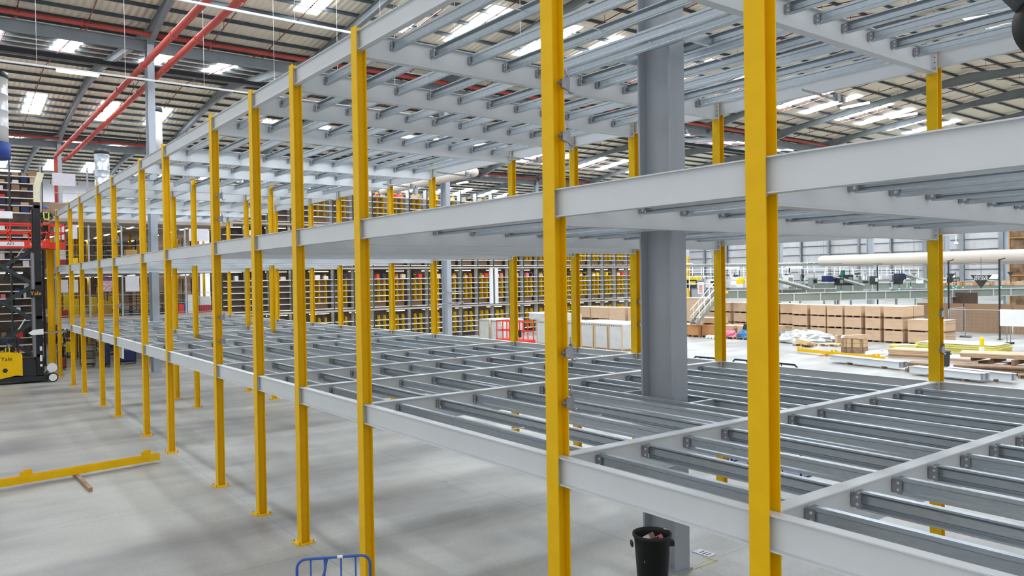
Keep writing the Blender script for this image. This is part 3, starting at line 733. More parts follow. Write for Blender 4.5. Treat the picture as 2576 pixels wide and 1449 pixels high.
# timber pallets stacked on the first floor
PALM = {}
def pallet_mesh(m, L_=1.2, W_=1.0):
    k = (m.name, L_, W_)
    if k not in PALM:
        mb = MB()
        for i in range(5): mb.box(-L_/2, L_/2, -W_/2+W_*(i/5)+.01, -W_/2+W_*((i+1)/5)-.03, .122, .144)
        for x in (-L_/2+.05, 0, L_/2-.05):
            mb.box(x-.05, x+.05, -W_/2, W_/2, .1, .122)
            for y in (-W_/2+.05, 0, W_/2-.05): mb.cb((x, y, .061), (.1, .1, .078))
            mb.box(x-.05, x+.05, -W_/2, W_/2, 0, .022)
        PALM[k] = mb.mesh('pallet', m)
    return PALM[k]
def pallet(loc, rz, m, label, group=None): o = inst('pallet', pallet_mesh(m), loc, None, rz); return tag(o, label, 'pallet', group)
for q, y in enumerate((-4.15, -5.3)):
    for k in range(9): pallet((OX+1.2, y, FL1+.146*k), math.pi/2, WOOD2 if k > 1 else mat('blue_timber', (60, 90, 120), .8), 'timber pallet %s up in the %s stack on the old mezzanine' % (nth(k+1), nth(q+1)), 'pallet stack %s' % nth(q+1))
# yellow columns and lamps within the old mezzanine
for k, (px, X) in enumerate([(185, 50.), (197, 57.), (329, 55.), (152, 52), (513, 58), (446, 60), (222, 62), (96, 56)]):
    y = atx(px, 700, X).y
    if y < -.2:
        tag(MB().hcol(0, 0, 0, 8.0, .15, .15, .012, .01).build('yellow_column', YEL, None, (X, y, 0)), 'yellow column inside the old mezzanine, %s of those glimpsed' % nth(k+1), 'column', 'columns inside the old mezzanine')
k = 0
for t_, z in enumerate((2.35, 5.1, 7.9)):
    for X in (46.5, 50, 54, 58, 62):
        for y in (-1.6, -4.4, -7.4):
            k += 1; luminaire((X, y, z), math.pi/2, 'tube lamp under the %s deck of the old mezzanine' % nth(t_+1), 'lamps under old deck %s' % nth(t_+1))
# racks inside old mezzanine
for t_, z in enumerate((0, 2.78, 5.52)):
    for k, y in enumerate((-1.9, -4.2, -6.5, -8.8)):
        e = empty('stock_rack', (OX+9, y, z), 'dim stock rack inside the old mezzanine, %s floor, %s row' % (['ground', 'first', 'second'][t_], nth(k+1)), 'rack', 'stock racks inside the old mezzanine')
        for x in (-1.5, 0, 1.5, 3): MB().box(x-.03, x+.03, -.3, -.24, 0, 2.1).box(x-.03, x+.03, .24, .3, 0, 2.1).build('frame', DGRN, e)
        for zz in (.2, .7, 1.2, 1.7): MB().box(-1.5, 3, -.3, .3, zz, zz+.03).build('shelf', WHT, e)
        MB().box(-1.4, 2.9, -.2, .2, .24, .55).box(-1.4, 1.6, -.2, .2, .74, 1.05).box(0, 2.9, -.2, .2, 1.24, 1.6).build('stock', random.choice([BRWN, DBRN, YEL, CARD]), e)
# ground floor carts under the old mezzanine
for k, (x0, x1, yt, m, lab) in enumerate([(263, 281, 862, NAVY, 'dark blue cage trolley under the first floor, nearer the truck'), (300, 352, 880, NAVY, 'long dark blue cage trolley on the floor beyond the front posts'), (148, 170, 890, mat('dark_red_plastic', (160, 38, 44)), 'dark trolley with a red crate beside the last front post'), (206, 246, 868, BLK, 'black wire shelf trolley between the front posts')]):
    a, b_ = atz(x0, [925, 918, 932, 925][k], 0), atz(x1, [925, 918, 932, 925][k], 0); X = a.x; zt = atx(x0, yt, X).z
    ctr = (a.y+b_.y)/2; h = abs(a.y-b_.y)/2
    e = empty('cage_trolley', (X, ctr, 0), lab, 'trolley')
    MB().box(0, .7, -h, h, .12, .17).build('base', BLK, e)
    for sy in (-1, 1):
        for sx in (.03, .67): MB().tube([(sx, sy*(h-.02), .12), (sx, sy*(h-.02), zt)], .018, 6).build('corner_post', BLK, e)
    if k == 3:
        for zz in (.45, .85, 1.2): MB().box(0, .7, -h, h, zz, zz+.03).build('shelf', BLK, e)
    elif k == 2: MB().box(.05, .6, -h+.04, h-.04, .18, .62).build('crate', m, e)
    else: MB().box(.04, .66, -h+.03, h-.03, .2, zt-.05).build('cover', m, e)
    for sy in (-1, 1):
        for sx in (.1, .6): MB().lathe([(.06, -.015), (.06, .015)], (sx, sy*(h-.06), .06), 12, 'y').build('wheel', BLK2, e)
tag(pbox(168, 861, 178, 886, 50, .4, YEL2, 'yellow_bag', 'bright yellow bag standing under the first floor', 'bag'), 'bright yellow sack held up under the old first floor', 'sack')
a = atx(279, 846, 24.0)
tag(MB().box(-.45, .45, -.012, .012, 0, .55).build('white_board', WHT, None, (26.2, -.14, 2.0)), 'white board hung below the lower front beam by the ninth front post', 'board')

# ---------------- people
def person(loc, rz, label, joints, helmet=True, coat=NAVYC, h=1.75, vest=True):
    """joints: dict of pose overrides in body space: x forward, y left, z up; one skinned surface for the body"""
    J = dict(pel=(0, 0, .93), che=(0.02, 0, 1.28), nek=(.03, 0, 1.48), hed=(.05, 0, 1.60), top=(.05, 0, 1.72),
             ls=(.01, .17, 1.42), le=(.05, .24, 1.15), lw=(.22, .20, 1.0), lh=(.29, .19, .98), rs=(.01, -.17, 1.42), re=(.05, -.24, 1.15), rw=(.22, -.20, 1.0), rh=(.29, -.19, .98),
             lk=(.03, .1, .50), la=(0, .11, .09), lt=(.16, .12, .05), rk=(.03, -.1, .50), ra=(0, -.11, .09), rt=(.16, -.12, .05))
    J.update(joints)
    R = dict(pel=.14, che=.14, nek=.055, hed=.088, top=.07, ls=.065, le=.045, lw=.03, lh=.034, lk=.058, la=.042, lt=.035)
    for a_ in ('ls', 'le', 'lw', 'lh', 'lk', 'la', 'lt'): R['r'+a_[1:]] = R[a_]
    def skin(name, keys, edges, m, parent, grow):
        idx = {k: i for i, k in enumerate(keys)}
        me = bpy.data.meshes.new(name); me.from_pydata([J[k] for k in keys], [(idx[a_], idx[b2]) for a_, b2 in edges], []); me.materials.append(m)
        o = bpy.data.objects.new(name, me); C.objects.link(o)
        o.modifiers.new('skin', 'SKIN').use_smooth_shade = True
        me.skin_vertices.new() if not me.skin_vertices else None
        for k, i in idx.items(): me.skin_vertices[0].data[i].radius = (R[k]*grow if k in R else .05, (R[k]*grow if k in R else .05)*(.8 if k in ('pel', 'che') else 1))
        me.skin_vertices[0].data[0].use_root = True
        o.modifiers.new('sub', 'SUBSURF').levels = 1; o.modifiers['sub'].render_levels = 1
        if parent: o.parent = parent
        return o
    E_ = [('pel', 'che'), ('che', 'nek'), ('nek', 'hed'), ('hed', 'top'), ('che', 'ls'), ('ls', 'le'), ('le', 'lw'), ('lw', 'lh'), ('che', 'rs'), ('rs', 're'), ('re', 'rw'), ('rw', 'rh'), ('pel', 'lk'), ('lk', 'la'), ('la', 'lt'), ('pel', 'rk'), ('rk', 'ra'), ('ra', 'rt')]
    body = skin('person', list(J), E_, SKIN, None, .9)
    body.location = loc; body.rotation_euler.z = rz; body.scale = (h/1.75,)*3; tag(body, label, 'person')
    skin('jacket', ['pel', 'che', 'ls', 'le', 'lw', 'rs', 're', 'rw'], [('pel', 'che'), ('che', 'ls'), ('ls', 'le'), ('le', 'lw'), ('che', 'rs'), ('rs', 're'), ('re', 'rw')], coat, body, 1.2)
    skin('trousers', ['pel', 'lk', 'la', 'rk', 'ra'], [('pel', 'lk'), ('lk', 'la'), ('pel', 'rk'), ('rk', 'ra')], NAVYC, body, 1.15)
    hx, hy, hz = J['hed']
    MB().lathe([(.125, -.01), (.12, 0), (.108, .05), (.08, .10), (.03, .125)], (hx, hy, hz+.03), 18).box(hx+.06, hx+.16, -.06+hy, .06+hy, hz+.02, hz+.03).build('helmet', BLUE if helmet == 'blue' else WHT, body, smooth=True)
    MB().lathe([(.016, 0), (.012, .03)], (hx+.085, hy, hz-.02), 6, 'x').build('nose', SKIN, body)
    if vest:
        cx_, cy_, cz_ = J['che']
        mb = MB()
        for s_ in (-1, 1): mb.bar((cx_+.15, s_*.09, cz_-.25), (cx_+.10, s_*.11, cz_+.16), .05, .02, Vector((1, 0, 0))); mb.bar((cx_-.15, s_*.09, cz_-.25), (cx_-.10, s_*.11, cz_+.16), .05, .02, Vector((1, 0, 0)))
        mb.lathe([(.175, -.2), (.175, -.14)], (cx_, 0, cz_), 16); mb.build('hi_vis_straps', HIVIS, body)
    # fingers, a short skinned chain each
    for s_ in ('l', 'r'):
        hx, hy, hz = J[s_+'h']; w_ = Vector(J[s_+'h'])-Vector(J[s_+'w']); d = w_.normalized(); sd = Vector((0, 0, 1)).cross(d).normalized()
        mb = MB()
        for q in range(4): p = Vector((hx, hy, hz))+sd*(.024*(q-1.5)); L2 = (.05, .06, .058, .045)[q]; mb.tube([p, p+d*L2+Vector((0, 0, -.01)), p+d*L2*1.2+Vector((0, 0, -.035))], [.009, .009, .006], 6)
        p = Vector((hx, hy, hz))+sd*(-.04 if s_ == 'l' else .04); mb.tube([Vector((hx, hy, hz)), p, p+d*.04], [.011, .011, .008], 6)
        mb.build('fingers', SKIN, body, smooth=True)
    return body

# ---------------- red scissor lift behind the truck
e = empty('scissor_lift', (42.4, 1.9, 0), 'tall red scissor lift with dark crossed arms raised in front of the rack', 'lift')
LX = -.75
ya, yb = -2.35, 1.9
MB().box(LX, LX+1.5, ya+.75, yb, 4.55+1.9, 4.55+2.28).box(LX+.02, LX+1.45, ya-.0, ya+.75, 6.42, 6.74).build('platform', REDM, e)
mb = MB()
for x in (LX, LX+1.45):
    for z in (7.62, 7.2): mb.box(x, x+.05, ya, yb, z, z+.07)
for y in (ya, ya+.7, -.9, 0, .95, yb-.05):
    for x in (LX, LX+1.45): mb.box(x, x+.05, y, y+.05, 6.7, 7.65)
for y in (ya, yb-.05): 
    for z in (7.62, 7.2): mb.box(LX, LX+1.5, y, y+.05, z, z+.06)
mb.build('guard_rail', REDM, e)
zz = [1.0, 2.8, 4.6, 6.42]
for k in range(3):
    for s_, x in ((1, LX+.15), (-1, LX+.25), (1, LX+1.1), (-1, LX+1.2)):
        MB().bar((x, -1.0, zz[k] if s_ > 0 else zz[k+1]), (x, 1.7, zz[k+1] if s_ > 0 else zz[k]), .06, .16).build('scissor_arm', DGRN, e)
for k in (0, 2):
    MB().tube([(LX+.4, .35, zz[k]+.3), (LX+.4, -.1, zz[k]+1.1)], .06, 10).build('cylinder', BLK, e)
    MB().tube([(LX+.4, -.1, zz[k]+1.1), (LX+.4, -.55, zz[k]+1.9)], .035, 10).build('ram', WHT, e)
MB().box(LX, LX+1.5, -1.3, 1.9, .25, .95).build('chassis', BLK, e)
for y in (-.9, 1.5):
    for x in (LX+.05, LX+1.45): MB().lathe([(.25, -.08), (.25, .08)], (x, y, .25), 18, 'x').build('wheel', BLK2, e)
MB().box(LX-.012, LX, -.55, .62, 4.55+1.98, 4.55+2.2).build('decal', WHT, e)
text('lettering', 'AFI', BLK2, e, (LX-.016, .03, 6.64), (math.pi/2, 0, -math.pi/2), .22)
text('lettering', 'SKYJACK', WHT, e, (LX-.006, 1.25, 6.64), (math.pi/2, 0, -math.pi/2), .2)
text('lettering', 'SJ 4626', WHT, e, (LX-.006, -1.05, 6.64), (math.pi/2, 0, -math.pi/2), .18)
tag(MB().box(-.05, .3, -1.3, 1.3, 0, .35).build('white_duct_length', WHT, None, (41.8, 3.1, 7.9)), 'length of white ducting lying on the red lift rails', 'duct')
person((42.3, .33, 6.78), math.pi, 'worker in a blue helmet and hi-vis vest leaning on the red lift rail', dict(nek=(.07, 0, 1.47), hed=(.12, 0, 1.59), top=(.13, 0, 1.70), che=(.06, 0, 1.26), le=(.14, .26, 1.16), lw=(.36, .10, 1.05), lh=(.43, .05, 1.04), re=(.14, -.26, 1.16), rw=(.36, -.10, 1.05), rh=(.43, -.05, 1.04)), 'blue', h=1.86)
tag(MB().box(0, .12, -.14, .14, 0, .85).bar((.05, 0, .75), (.05, -.2, 1.5), .12, .3).build('cream_panel', mat('cream_paint', (226, 220, 186), .5), None, (42.2, .72, 8.8)), 'cream cranked panel held up beside the worker on the lift', 'panel')
tag(MB().tube([(43.4, .9, 8.27), (43.0, -1.0, 8.22)], .025, 6).build('dark_pole', BLK2), 'dark pole lying across above the worker in the blue helmet', 'pole')

# ---------------- yellow and black reach truck
e = empty('reach_truck', (39.2, 1.5, 0), 'yellow and black reach truck with a tall black mast parked before the red lift', 'truck')
def L(x, y, z): return (x-39.2, y-1.5, z)
y57 = atx(57, 930, 38.8).y-1.5; y105 = atx(105, 700, 38.8).y-1.5; y88 = atx(88, 700, 38.8).y-1.5
MB().prism([(y57, .38), (y57, 1.38), (y57+.06, 1.44), (y57+.55, 1.5), (y57+1.25, 1.5), (y57+1.3, .38), (y57+.9, .30), (y57+.25, .42)], -.4, .75, lambda p, q, t: (t, p, q)).build('body', YEL, e)
text('lettering', 'Yale', BLK2, e, (-.404, y57+.62, 1.2), (math.pi/2, 0, -math.pi/2), .26)
MB().lathe([(.1, 0), (.1, .006)], (-.41, y57+.68, .68), 16, 'x').build('emblem', BLK, e)
MB().box(-.35, .7, y57-1.15, y57+1.3, .12, .34).build('chassis', BLK, e)
for x in (-.42, .6): MB().box(x, x+.16, y57-1.35, y57, .10, .30).build('straddle_leg', BLK, e)
for x in (-.5, .78):
    MB().lathe([(.22, -.06), (.22, .06)], (x, y57-1.2, .22), 22, 'x').build('wheel', BLK2, e)
    MB().lathe([(.17, -.07), (.17, .07)], (x, y57-1.2, .22), 18, 'x').build('wheel_hub', WHT, e)
MB().lathe([(.215, -.03), (.215, .03)], (-.46, y57-1.18, .68), 24, 'x').build('white_guard', WHT, e)
for x in (-.35, .45): MB().box(x, x+.14, y105, y88, .3, 8.35).build('mast_channel', BLK2, e)
for x in (-.2, .3): MB().box(x, x+.05, y88-.02, y88+.1, 1.2, 6.1).build('mast_inner', ZINC, e)
for z in (1.2, 3.0, 4.6, 8.2): MB().box(-.35, .59, y105+.02, y88-.02, z, z+.14).build('mast_tie', BLK2, e)
MB().box(-.42, -.36, y105-.06, y88+.36, 4.02, 4.40).build('badge_plate', BLK2, e)
text('lettering', 'Yale', mat('orange_lettering', (236, 160, 60), .5), e, (-.424, (y105+y88)/2+.12, 4.2), (math.pi/2, 0, -math.pi/2), .26)
MB().prism([(y105-.02, 2.26), (y88+.2, 2.26), (y88+.32, 2.36), (y88+.1, 2.5), (y105-.02, 2.52)], -.42, -.36, lambda p, q, t: (t, p, q)).build('carriage_plate', WHT, e)
for x in (-.3, .45): MB().box(x, x+.1, y105-1.0, y105, 2.3, 2.34).build('fork', ZINC, e)
MB().box(-.3, .6, y57-.55, y57, .35, 1.05).build('battery_box', BLK, e)
MB().box(-.3, .6, y57+.05, y57+1.2, 2.1, 2.16).build('overhead_guard', BLK, e)
for x in (-.28, .56):
    for y in (y57+.1, y57+1.15): MB().box(x, x+.05, y, y+.05, 1.4, 2.12).build('guard_post', BLK, e)
for z, h in ((1.5, .2), (1.0, .3), (.75, .12)): MB().box(-.356, -.35, y105+.04, y105+.14, z, z+h).build('sticker', WHT, e)
person((39.35, 1.5+y57+.45, .36), math.pi*.75, 'truck driver in dark clothes and hi-vis behind the yellow truck body', {}, 'blue', h=1.62)
person((50.5, -1.15, 0), math.pi, 'person in a green hi-vis vest glimpsed behind the last front posts', {}, True)

# round ducts
def duct(x, y, r, z0, z1, label, m=WRAP, band=None):
    e = empty('round_duct', (x, y, z0), label, 'duct')
    mb = MB(); n = max(2, int((z1-z0)/.8)); prof = []
    for k in range(n): h = (z1-z0)/n; prof += [(r, k*h), (r, k*h+h*.93), (r*1.03, k*h+h*.95), (r*1.03, k*h+h)]
    mb.lathe(prof, (0, 0, 0), 28).build('barrel', m, e, smooth=True)
    MB().lathe([(r*1.06, 0), (r*1.06, .3)], (0, 0, z1-z0), 28).build('dark_cap', BLK, e, smooth=True)
    if band: MB().lathe([(r*1.08, -.8), (r*1.1, 0)], (0, 0, 0), 28).build('blue_nozzle', NAVY if 0 else mat('blue_fabric', (36, 66, 140), .7), e, smooth=True)
    return e
duct(44, 2.62, .9, 11.9, 15.2, 'big pale round duct with a blue nozzle at the picture edge', band=True)
duct(50.5, -3.62, .42, 9.8, 12.7, 'corrugated silver duct hanging above the old mezzanine', mat('silver_duct', (196, 206, 214), .25, .7, vary=.1, scale=12))
duct(51.5, -7.0, .42, 13.2, 15.9, 'grey round duct just behind the tall far column', GREY)

# ================================================================ RIGHT SIDE: CARTONS, TIMBER, STEEL
PM = mat('pallet_skid_board', (140, 112, 84), .85, vary=.1)  # brown board tone of the skids under the cartons
def carton_mesh(wd, dp, h, m):
    k = ('ct', wd, dp, h, m.name)
    if k not in GM:
        mb = MB(); w_, d_ = wd/2, dp/2; zt = h
        mb.hexa([(-w_, -d_, .1), (w_, -d_, .1), (w_, d_, .1), (-w_, d_, .1), (-w_*.99, -d_*.99, zt-.02), (w_*.99, -d_*.99, zt-.02), (w_*.99, d_*.99, zt-.02), (-w_*.99, d_*.99, zt-.02)])
        mb.box(-w_*1.005, w_*1.005, -d_*1.005, d_*1.005, zt-.2, zt-.17)
        GM[k] = mb.mesh('carton', m)
        GM[k+('l',)] = MB().box(-w_*1.01, w_*1.01, -d_*1.01, d_*1.01, zt-.02, zt).mesh('lid', CARD2)
        p = MB()
        for x in (-w_+.06, 0, w_-.06): p.box(x-.06, x+.06, -d_+.03, d_-.03, 0, .1)
        GM[k+('p',)] = p.mesh('skid', PM)
    return GM[k], GM[k+('l',)], GM[k+('p',)]
def stack_unit(x, y, z, wd, dp, h, label, group, m=CARD, rz=0):
    a, l_, p = carton_mesh(round(wd, 2), round(dp, 2), h, m)
    e = empty('palletised_carton', (x, y, z), label, 'carton', group, rz)
    inst('carton', a, (0, 0, 0), e); inst('lid', l_, (0, 0, 0), e); inst('skid', p, (0, 0, 0), e); return e
LVN = ['bottom', 'middle', 'top', 'fourth']
H3 = .795
for i, (xa, xb, n, dep) in enumerate([(20.95, 22.19, 3, 1.4), (22.42, 23.44, 3, 1.4), (23.72, 24.9, 3, 1.4), (25.05, 26.2, 3, 1.4), (26.3, 27.47, 3, 1.4), (27.72, 28.9, 3, 1.4), (18.34, 20.64, 2, 1.4), (29.3, 30.5, 3, 1.4), (30.6, 31.8, 3, 1.4), (32.1, 33.3, 3, 1.4), (33.5, 34.7, 3, 1.4), (35.0, 36.2, 3, 1.4), (36.4, 37.6, 3, 1.4)]):
    yf = -44.7 if i < 7 else -45.6
    for row in range(2 if i in (0, 1, 2) else 1):
        for k in range(n):
            stack_unit((xa+xb)/2, yf-dep/2-row*1.5, k*H3, xb-xa, dep, H3-.02, 'brown palletised carton, %s of its stack, %s stack from the fence end%s' % (LVN[k], nth([2, 3, 4, 5, 6, 7, 1, 8, 9, 10, 11, 12, 13][i]), ', behind' if row else ''), 'carton stack %s' % nth(i+1))
# lower row before them
for i, (x, y, wd, h) in enumerate([(31.0, -42.6, 1.3, .85), (32.5, -42.4, 1.3, .85), (34.1, -42.0, 1.3, .85), (35.6, -41.6, 1.2, .85), (29.5, -43.2, 1.3, .8)]):
    stack_unit(x, y, 0, wd, 1.3, h, 'low palletised carton before the tall stacks, %s from the camera side' % nth(i+1), 'low row of cartons')
stack_unit(34.4, -42.2, .87, 2.6, 1.3, .5, 'long flat carton with a white label on the low row', None)
stack_unit(45.6, -54.5, 0, 3.2, 1.4, 2.4, 'tall carton stack under the conveyors beside the yellow pole', None)
stack_unit(43.6, -39, 0, 2.0, 1.4, 1.12, 'carton base under the strapped carton behind the wrapped crates', None)
for i, x in enumerate((42.0, 44.2)):
    stack_unit(x, -38.7, 1.14, 2.1, 1.4, .98, 'strapped pale carton above the wrapped crates, %s of the pair' % ('nearer' if i == 0 else 'farther'), None)
for i, x in enumerate((37.4, 39.4)):
    for k in range(2): stack_unit(x, -38.1, k*1.1, 1.7, 1.4, 1.08, 'brown carton above the wrapped crates beside the strapped pair, %s of stack %s' % (LVN[k], nth(i+1)), None)
# wrapped grey crates in a row
def wrapped_crate(x, y, wd, dp, h, label, group='wrapped grey crates'):
    e = empty('wrapped_crate', (x, y, 0), label, 'crate', group)
    MB().prism([(-wd/2, .12), (wd/2, .12), (wd/2, h*.98), (wd/2-.03, h), (-wd/2+.03, h), (-wd/2, h*.98)], -dp, 0, lambda p, q, t: (p, t, q)).build('body', WRAP, e)
    for x_ in (-wd/2+.04, wd/2-.04): MB().box(x_-.04, x_+.04, .0, .03, 0, h).build('corner_timber', WOOD, e)
    mb = MB()
    for k in range(int(wd/.16)): mb.box(-wd/2+.12+.16*k, -wd/2+.18+.16*k, .003, .01, h-.16, h-.08)
    mb.build('print_row', DGRN, e)
    MB().box(-wd/2, wd/2, -dp, 0, 0, .12).build('skid', WOOD2, e)
    return e
for i, x in enumerate((30.6, 31.9, 33.2, 34.5)): wrapped_crate(x, -28.55, 1.2, 3.0, 1.66, 'grey film-wrapped crate behind the mezzanine, %s from the big column' % nth(i+1))
for i, x in enumerate((36.0, 37.3)): wrapped_crate(x, -28.2, 1.2, 2.2, 1.66, 'grey wrapped crate behind the red lift, %s' % ('nearer' if i == 0 else 'farther'))
for i, x in enumerate((39.3, 40.7)): wrapped_crate(x, -25.75, 1.2, 1.9, 1.75, 'grey wrapped crate beyond the red lift, %s' % ('nearer' if i == 0 else 'farther'))
for i, (x0, x1, y, z) in enumerate([(35.3, 39.0, -29.2, 1.67)]):
    o = tag(MB().prism([(-.8, 0), (.8, 0), (.8, .42), (.7, .48), (-.7, .48), (-.8, .42)], x0, x1, lambda p, q, t: (t, p, q)).build('wrapped_boards', WRAP, None, (0, y, z)), 'long white wrapped boards lying on the grey crates, %s bundle' % ('far' if i == 0 else 'near'), 'bundle')
tag(MB().prism([(0, 0), (1.3, 0), (1.2, 1.35), (.1, 1.4)], -.8, 0, lambda p, q, t: (p, t, q)).build('film_bundle', SHEET, None, (37.9, -25.4, 0)), 'shiny film-wrapped bundle behind the low red lift', 'bundle')
# low red scissor lift
e = empty('scissor_lift', (35.0, -24.2, 0), 'low red scissor lift with open guard rails behind the mezzanine deck', 'lift')
mb = MB()
for y in (-.4, .4):
    for z in (1.25, 1.85): mb.box(-1.3, 1.5, y, y+.05, z, z+.06)
    for x in (-1.3, -.75, .1, .8, 1.45): mb.box(x, x+.05, y, y+.05, .75, 1.85)
for x in (-1.3, 1.45):
    for z in (1.25, 1.85): mb.box(x, x+.05, -.4, .45, z, z+.06)
mb.build('guard_rail', REDM, e); MB().box(-1.35, 1.5, -.45, .5, .5, .75).build('chassis', REDM, e); MB().box(-1.1, -.6, .42, .46, .95, 1.35).build('control_box', BLK2, e)
for x in (-1, 1.1):
    for y in (-.42, .42): MB().lathe([(.22, -.06), (.22, .06)], (x, y, .22), 16, 'y').build('wheel', BLK2, e)
MB().box(-1.2, 1.4, -.38, .4, .22, .5).build('axle_frame', BLK, e)
# pallets with orange crates and plastic bags
for i, (x, y) in enumerate([(34.3, -40.6), (33.1, -40.9)]):
    pallet((x, y, 0), .1, WOOD2, 'timber pallet under an orange-brown crate, %s' % ('farther' if i == 0 else 'nearer'))
    tag(MB().box(-.55, .55, -.45, .45, 0, .75).box(-.57, .57, -.47, .47, .7, .74).build('orange_crate', mat('orange_carton', (190, 136, 88), .8, vary=.06), None, (x, y, .146)), 'orange-brown carton on a pallet beside the big column, %s' % ('farther' if i == 0 else 'nearer'), 'carton')
for i in range(4): tag(MB().lathe([(.12, -.2), (.12, .2)], (0, 0, .12), 14, 'y').build('white_roll', WHT, None, (32.6-.27*i, -39.9, 0)), 'small white roll on the floor beside the orange cartons, %s' % nth(i+1), 'roll')
for i, x in enumerate((31.4, 30.0)): pallet((x, -40.9, 0), 0, WOOD2, 'low pallet under the %s plastic bags' % ('pink' if i == 0 else 'blue'))
def heap(name, loc, rx, ry, h, m, label, cat, seed=1, n=14, kind=None):
    rnd = random.Random(seed); mb = MB(); rings = 6
    for j in range(rings+1):
        t = j/rings; rr = math.cos(t*math.pi/2)**.7
        for i in range(n):
            a = 2*math.pi*i/n; q = 1+rnd.uniform(-.16, .16); mb.v.append((math.cos(a)*rx*rr*q, math.sin(a)*ry*rr*q, h*(math.sin(t*math.pi/2))*(1+rnd.uniform(-.2, .2) if j else 0)))
    for j in range(rings):
        for i in range(n): i2 = (i+1) % n; mb.f.append((j*n+i, j*n+i2, (j+1)*n+i2, (j+1)*n+i))
    mb.f.append(tuple(rings*n+i for i in range(n)))
    return tag(mb.build(name, m, None, loc), label, cat, None, kind)
heap('pink_bags', (31.5, -40.9, .146), .55, .45, .42, PINK, 'pile of pink plastic bags on a pallet', 'bag')
heap('blue_bags', (30.1, -40.9, .146), .62, .45, .5, BBAG, 'blue plastic sheeting heaped on a pallet', 'sheeting', 2)
heap('grey_sack', (30.3, -41.1, .55), .2, .2, .5, BLK, 'grey sack tied with a white top on the blue sheeting', 'sack', 3)
heap('film_pile', (26.2, -40.6, .05), 1.1, .6, .62, SHEET, 'bright crumpled film piled low before the carton stacks', 'film', 4, 18)
heap('film_sheet', (26.6, -42.9, .05), 2.1, .9, .62, SHEET, 'long spread of grey film at the foot of the carton stacks', 'film', 5, 26)
heap('dark_film', (28.3, -41.9, .05), 1.1, .6, .55, mat('dark_film', (120, 116, 118), .4, vary=.3, bump=.6), 'dark grey film heap beside the bright film', 'film', 6, 20)
for i, (x, y, s_) in enumerate([(28.9, -42.9, .55), (27.9, -42.8, .5), (23.9, -42.5, .62), (23.1, -41.9, .5)]):
    e = empty('opened_carton', (x, y, 0 if i > 1 else .5), 'small opened brown carton %s' % (['on the dark film, nearer the column', 'with torn flaps on the film', 'near the timber bundle', 'beside the timber bundle, smaller'][i]), 'carton', None, .4*i)
    MB().box(-s_/2, s_/2, -s_/2, s_/2, 0, s_*.8).build('body', CARD, e)
    MB().hexa([(-s_/2, s_/2, s_*.8), (s_/2, s_/2, s_*.8), (s_/2, s_*.9, s_*.9), (-s_/2, s_*.9, s_*.9), (-s_/2, s_/2, s_*.8+.01), (s_/2, s_/2, s_*.8+.01), (s_/2, s_*.9, s_*.9+.01), (-s_/2, s_*.9, s_*.9+.01)]).build('flap', CARD2, e)
# timber bundle on pallets
pallet((24.5, -39.3, 0), .1, WOOD, 'pale pallet under the bundle of pale timbers')
pallet((23.3, -40.3, 0), .3, WOOD, 'empty end of a pale pallet beside the timbers')
for i in range(7):
    o = MB().box(-1.05, 1.05, -.06, .06, 0, .12).build('timber_baulk', WOOD, None, (24.45-.02*i, -38.85-.16*(i % 5), .146+.12*(i//5))); o.rotation_euler.z = math.pi/2+.9
    tag(o, 'pale timber baulk in the bundle before the cartons, %s of the %s layer' % (nth(i % 5+1), 'lower' if i < 5 else 'upper'), 'timber', 'timber bundle')
# timber crate
e = empty('timber_crate', (20.1, -37.35, 0), 'low timber crate with straps and a cardboard lid on the open floor', 'crate', None, .25)
for s_, (x0, x1, y0, y1) in enumerate([(-.6, .6, .46, .5), (-.6, .6, -.5, -.46), (-.6, -.56, -.5, .5), (.56, .6, -.5, .5)]):
    for k in range(3): MB().box(x0, x1, y0, y1, .1+.24*k, .32+.24*k).build('side_board', WOOD if k else WOOD2, e)
for x in (-.5, 0, .5): MB().box(x-.05, x+.05, .5, .53, 0, .82).build('batten', WOOD2, e)
MB().box(-.6, .6, -.5, .5, 0, .1).build('skid', WOOD2, e); MB().box(-.02, .02, .53, .535, 0, .83).box(.3, .33, .53, .535, 0, .83).build('strap', DGRN, e)
tag(MB().hexa([(-.5, -.4, 0), (.5, -.4, .02), (.5, .4, .02), (-.5, .4, 0), (-.5, -.4, .24), (.5, -.4, .16), (.5, .4, .16), (-.5, .4, .24)]).build('flat_carton', CARD, None, (19.95, -37.3, .83)), 'flattened brown carton laid on the timber crate', 'carton')
heap('white_scrap', (20.6, -37.1, .83), .2, .14, .16, PAPER, 'white paper scrap on the timber crate', 'paper', 8)
# yellow post on the far floor
e = empty('lying_steel_post', (22.2, -35.0, .1), 'spare yellow steel post lying on the open floor behind the deck', 'post', None, math.atan2(-33.9+35.0, 16.6-22.2)-math.pi/2)
lying_post(e, 0, 5.7, (.2, 2.6, 5.3))
for i, t_ in enumerate((.35, .8)):
    p = Vector((22.2, -35, 0)).lerp(Vector((16.6, -33.9, 0)), t_)
    tag(MB().box(-.5, .5, -.04, .04, 0, .09).build('timber_bearer', WOOD, None, (p.x, p.y, 0), rz=1.4), 'timber bearer under the far yellow post, %s' % ('nearer its start' if i == 0 else 'nearer the grey beams'), 'timber')
